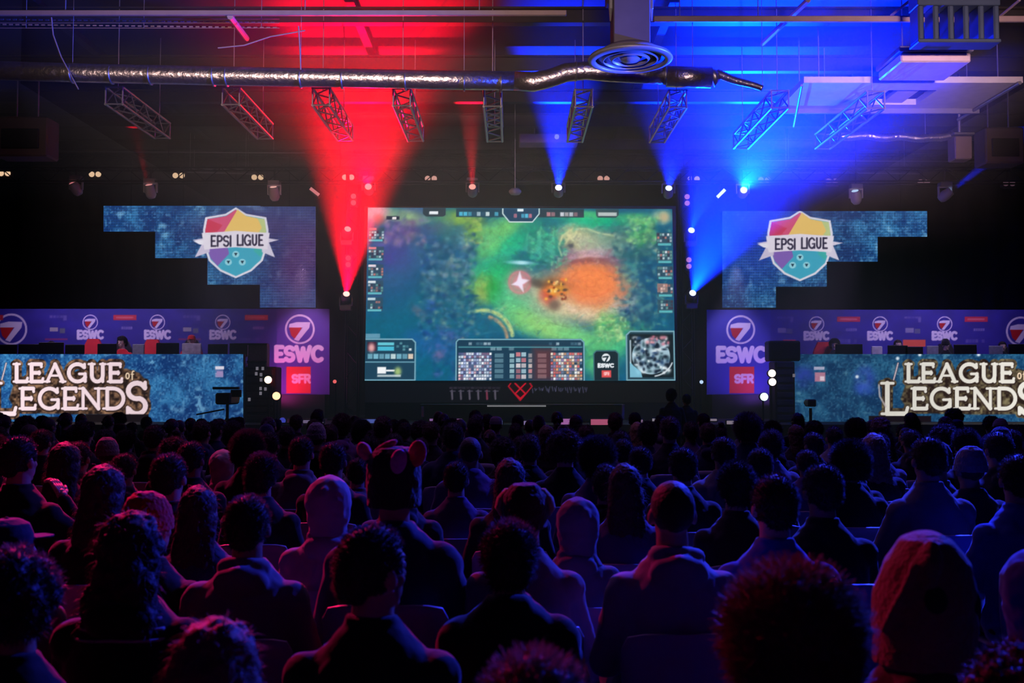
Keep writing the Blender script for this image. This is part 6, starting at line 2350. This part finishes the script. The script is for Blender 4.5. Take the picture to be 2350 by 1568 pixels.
for i, d in enumerate(ppl):
    near = i < 12
    pose = ['sit', 'crossed', 'sit', 'sit'][i % 4]
    if d['lab'].startswith('dark-haired person at the left edge'):
        pose = 'reach'
    face = float(q.uniform(-.06, .06)) if d['turn'] == 0 else 0.0
    # face the centre of the stage a little
    face += -.25 * math.atan2(0 - d['x'], 22 - d['Y'])
    tilt = 6 if d['lab'].startswith('person whose hair') else 0
    loc = (d['x'], d['Y'], 0)
    o, h = make_person(loc, d['s'], face, d['hair'], pose, d['turn'], tilt, d['top'], d['tc'], d['hc'], i % 4, d['lab'], 'seated spectators',
                       eyes=(abs(d['turn']) > 20))
    d['o'] = o
    if d['hair'] == 'ear_hat':
        for (x, y, z, rx, rz, c, nm) in ((-.112, 0, 1.375, .026, .036, (.85, .30, .34), 'ear'), (.030, -.112, 1.345, .030, .046, (.75, .20, .62), 'ear'), (.092, -.062, 1.37, .034, .05, (.85, .03, .08), 'ear'), (-.03, -.02, 1.392, .05, .016, (.40, .05, .10), 'tuft')):
            e = patch(MB().ell((x, y, z), (rx, .022, rz), Euler((0, .2 if x > 0 else -.5, 0)), 16, 12), o, nm, WOOL, c)
    if d['hair'] == 'flap_hat':
        for sx in (-1, 1):
            patch(MB().loft([((sx * .098, 0, 1.24), .006, .03, 2), ((sx * .105, 0, 1.27), .018, .038, 2), ((sx * .092, 0, 1.31), .022, .034, 2), ((sx * .068, 0, 1.345), .015, .02, 2)], 14), o, 'ear', WOOL, (.42, .34, .16), 'yellowish ear')
    if d['hair'] == 'slouch':
        for (x, y, z) in ((-.016, -.136, 1.262), (.098, -.078, 1.248)):
            n_ = Vector((x * 1.1, y, .02)).normalized()
            R = n_.to_track_quat('Z', 'Y').to_matrix().to_euler()
            patch(MB().ell((x, y, z), (.026, .032, .012), R, 16, 10), o, 'dark_spot', PATCH)
    if 'striped collar' in d['lab']:
        for k_ in range(3):
            pts = [(.13 * math.sin(t) * (1 + .1 * k_), -.03 - (.09 + .014 * k_) * math.cos(t), 1.045 - .03 * k_ - .01 * abs(math.sin(t))) for t in [(-1.2 + 2.4 * a / 14) for a in range(15)]]
            patch(MB().tube(pts, .005, 6), o, 'collar_stripe', CLOTH, (.25, .25, .27))
    if 'earring' in d['lab'] or 'turning the face' in d['lab']:
        e = patch(MB().ell((0, 0, 0), .004, nu=8, nv=6), o, 'earring', STEEL)
        e.matrix_basis = hturn(d['turn']) @ Matrix.Translation((.086, .002, 1.185))
    if 'pale collar' in d['lab']:
        patch(MB().lathe([(.074, 1.03), (.082, 1.05), (.074, 1.09), (.064, 1.085)], (0, 0, 0), 24), o, 'collar', CLOTH, (.45, .42, .45))
    cl_ = 'grey shell chair under the ' + d['lab'].split(',')[0].replace('person ', 'person ')
    d['cl'] = cl_
used_l = {}
for d in ppl:
    lab = 'pale plastic chair of the ' + d['lab']
    wds = lab.split()
    lab = ' '.join(wds[:16])
    if lab in used_l:
        lab = 'seat of ' + ' '.join(d['lab'].split()[:14])
    used_l[lab] = 1
    make_chair((d['x'], d['Y'], 0), d['s'], d['o'].rotation_euler.z, lab, 'audience chairs')

# ------------------------------------------------------------------ players and stage crew
for (px, py, Y, hair, pose, turn, top, tc, hc, lab) in (
        (281, 772, 22.55, 'tousled', 'desk', 18, 'shirt', 'red', 'dark', 'dark-haired player in a red shirt at the left desk'),
        (440, 768, 22.55, 'cap', 'desk', -12, 'plain', 'red', 'red', 'player in a red cap and red jacket at the left desk'),
        (118, 783, 22.55, 'short', 'desk', 0, 'plain', 'black', 'dark', 'player half hidden by dark monitors at the left desk'),
        (1915, 778, 22.55, 'bushy', 'desk', 20, 'plain', 'dark', 'dark', 'dark-haired player nearest the tower at the right desk'),
        (2060, 780, 22.55, 'short', 'desk', 0, 'shirt', 'grey', 'brown', 'player in the middle of the right desk'),
        (2170, 777, 22.55, 'beanie', 'desk', -10, 'plain', 'black', 'black', 'player in a black beanie at the right desk'),
        (2300, 784, 22.55, 'short', 'desk', 8, 'plain', 'dark', 'dark', 'player near the right edge at the right desk')):
    p = P(px, py, Y)
    s = (p.z - RISER) / HT[hair]
    make_person((p.x, Y, RISER), s, PI, hair, pose, turn, 4, top, tc, hc, 1, lab, 'players on stage', eyes=True)
    gchair(px, py + 12, Y + .3, ' '.join(('dark chair of the ' + lab).split()[:15]), mat('black_leather', (.02, .02, .022), .4))
for (px, py, Y, hair, turn, lab) in ((1541, 893, 16.6, 'tousled', 20, 'dark standing person before the right end of the banner'), (1575, 905, 17.2, 'short', -20, 'second dark standing person beside the banner end')):
    p = P(px, py, Y)
    s = p.z / (HT[hair] + .53)
    make_person((p.x, Y, .53 * s), s, 0, hair, 'stand', turn, 0, 'plain', 'dark', 'dark', 2, lab, None, eyes=False)
